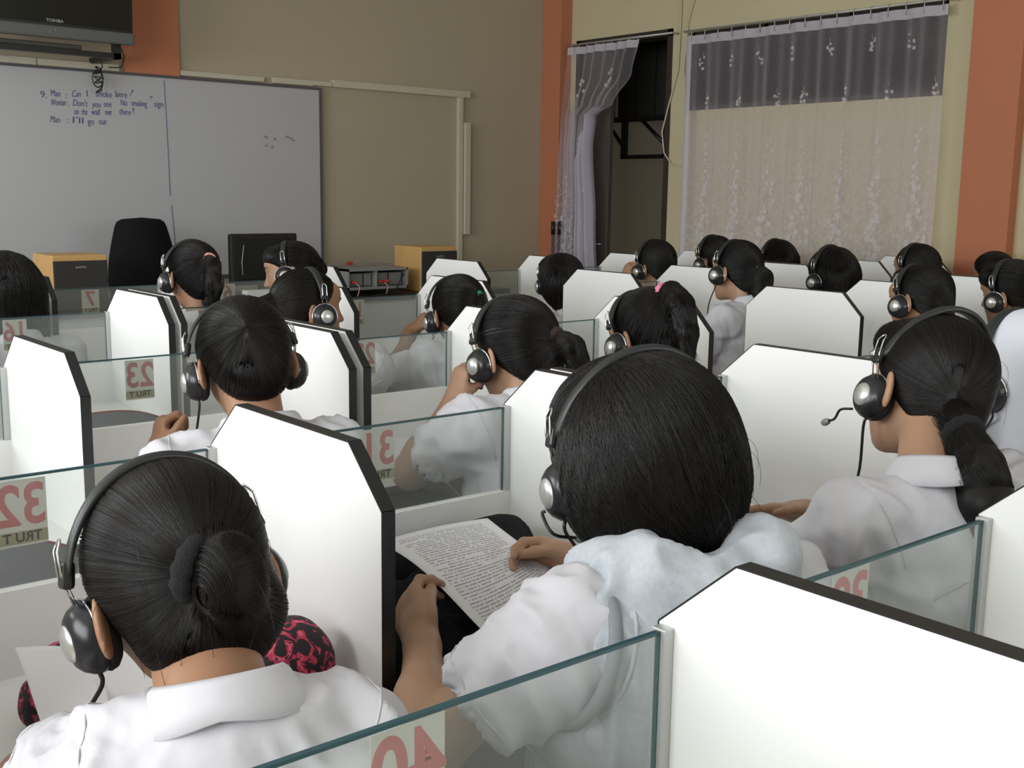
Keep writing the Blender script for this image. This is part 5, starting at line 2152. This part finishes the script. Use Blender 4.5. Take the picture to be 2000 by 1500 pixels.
# ================================================================ things on the desks
def sheet_of_paper(name, label, C4, m_, sag=.01, curl=.0, n=18, group=None, cat='paper'):
    """C4: four corners, top left, top right, bottom right, bottom left"""
    c = [Vector(p) for p in C4]
    o0 = sum(c, Vector()) / 4
    V, F, UV = [], [], []
    for j in range(n + 1):
        t = j / n
        for i in range(n + 1):
            s_ = i / n
            p = c[0].lerp(c[1], s_).lerp(c[3].lerp(c[2], s_), t)
            p = p + Vector((0, 0, -sag * math.sin(PI * t) * (.6 + .4 * math.sin(PI * s_)) + curl * (s_ - .5) ** 2 * 4 * t + .004 * math.sin(3 * s_ + 5 * t)))
            V.append(tuple(p - o0))
            UV.append((s_, 1 - t))
    for j in range(n):
        for i in range(n):
            F.append((j * (n + 1) + i, j * (n + 1) + i + 1, (j + 1) * (n + 1) + i + 1, (j + 1) * (n + 1) + i))
    me = np_mesh(name, V, F, m_)
    uvl = me.uv_layers.new(name='UVMap')
    for lp in me.loops:
        uvl.data[lp.index].uv = UV[lp.vertex_index]
    o = mesh_obj(name, me)
    o.location = o0
    so = o.modifiers.new('solid', 'SOLIDIFY')
    so.thickness = .0006
    return tag(o, label, cat, group)


sheet_of_paper('worksheet', 'densely printed worksheet held in both hands by the student in the hooded vest',
               [(.742, .705, .872), (.944, .702, .872), (.928, .498, .808), (.722, .415, .812)], PAPER_TEXT, sag=-.016, curl=.012, group='papers of the students')
sheet_of_paper('worksheet', 'handwritten sheet lying under the spread fingers of the ponytailed student at the right',
               [(1.45, .800, .815), (1.575, .700, .812), (1.50, .450, .7345), (1.25, .480, .7345)], PAPER_WRITE, sag=.01, curl=.0, group='papers of the students')
sheet_of_paper('worksheet', 'nearly blank white sheet curling up left of the nearest headset cup',
               [(.222, .660, .858), (.310, .640, .838), (.270, .490, .812), (.204, .500, .815)], PAPER_BLANK, sag=.006, curl=.006, group='papers of the students')
sheet_of_paper('worksheet', 'white sheet with one small typed line below the nearest headset cup',
               [(.300, .650, .832), (.400, .600, .838), (.350, .455, .800), (.262, .480, .806)], PAPER_BLANK, sag=.004, group='papers of the students')


def floral_material():
    mt = mat('floral_cloth', (0.02, 0.008, 0.012), 0.8)
    nt = mt.node_tree
    b_ = nt.nodes['Principled BSDF']
    tc = nt.nodes.new('ShaderNodeTexCoord')
    nz = nt.nodes.new('ShaderNodeTexNoise')
    nz.inputs['Scale'].default_value = 34
    nz.inputs['Detail'].default_value = 3
    nz.inputs['Distortion'].default_value = 2.2
    nt.links.new(tc.outputs['Object'], nz.inputs['Vector'])
    cr = nt.nodes.new('ShaderNodeValToRGB')
    cr.color_ramp.interpolation = 'CONSTANT'
    e = cr.color_ramp.elements
    e[0].position, e[0].color = 0, (0.012, 0.006, 0.010, 1)
    e[1].position, e[1].color = .52, (0.42, 0.022, 0.070, 1)
    x = e.new(.60)
    x.color = (0.60, 0.10, 0.16, 1)
    x = e.new(.66)
    x.color = (0.02, 0.006, 0.012, 1)
    nt.links.new(nz.outputs['Fac'], cr.inputs[0])
    nt.links.new(cr.outputs[0], b_.inputs['Base Color'])
    return mt


FLOR = floral_material()


def blob_obj(name, prims, h, m_, loc, parent=None, disp=.004, sc_=25):
    lo = np.min([p[1] for p, k in prims], axis=0) - .03
    hi = np.max([p[2] for p, k in prims], axis=0) + .03
    Fx = Field(lo, hi, h)
    for p, k in prims:
        Fx.add(p, k)
    z0 = loc[2]
    Fx.cut((lambda X, Y, Z: Z - z0 + 0 * X + 0 * Y, lo, hi), .004)
    V, F = Fx.mesh()
    V = relax(V, F, 1, .5)
    Nn = vnormals(V, F)
    n1 = vnoise(V, sc_, 4)
    V = V + Nn * (disp * (1 - 2 * np.abs(2 * n1 - 1)))[:, None]
    V[:, 2] = np.maximum(V[:, 2], z0 + .001)
    o = mesh_obj(name, np_mesh(name, V - v3(loc), F, m_), parent)
    if parent is None:
        o.location = loc
    return o


I4 = Matrix.Identity(4)
o = blob_obj('cloth_bag', [(cone((.300, .735, .775), (.42, .66, .785), .042, .050), .02), (cone((.42, .66, .785), (.505, .545, .80), .050, .058), .02), (cone((.27, .70, .765), (.31, .66, .76), .035, .035), .02)],
             .006, FLOR, (.40, .64, DZT))
tag(o, 'crimson and black floral cloth bag on the desk behind the bun haired student', 'bag')
B().tube([(-.12, .06, .09), (-.06, .045, .105), (.02, .01, .118), (.09, -.08, .125)], .0035, 6).build('zip', BLK, o)
B().lathe([(0, .0), (.016, .0), (.016, .003), (0, .004)], Matrix.Translation((.075, -.075, .125)) @ Matrix.Rotation(.5, 4, 'X'), 16).build('white_badge', LAM, o)
B().tube([(-.15, .03, .05), (-.165, .01, .03), (-.16, -.02, .012), (-.13, -.03, .006)], .0015, 5).build('zip_cord', BLK, o)

o = blob_obj('black_bag', [(cone((.70, .62, .765), (1.02, .76, .775), .050, .060), .04), (cone((.70, .52, .755), (.98, .58, .755), .055, .045), .05), (cone((.86, .795, .79), (1.055, .79, .795), .045, .040), .03),
                          (cone((.68, .52, .755), (.72, .66, .76), .05, .05), .05)],
             .007, BLKF, (.86, .66, DZT))
tag(o, 'limp black bag lying on the desk under the printed worksheet', 'bag')
B().tube([(.12, -.14, .03), (.02, -.17, .045), (-.10, -.16, .045), (-.16, -.12, .04)], .008, 8).build('bag_strap', BLK, o)

# sheet leaning before the veiled student
sheet_of_paper('worksheet', 'white sheet on the desk of the student touching her earpiece',
               [(1.36, 1.60, .738), (1.55, 1.60, .738), (1.55, 1.44, .737), (1.36, 1.44, .737)], PAPER_TEXT, sag=0.0, group='papers of the students')

# finger ring of the student touching her earpiece
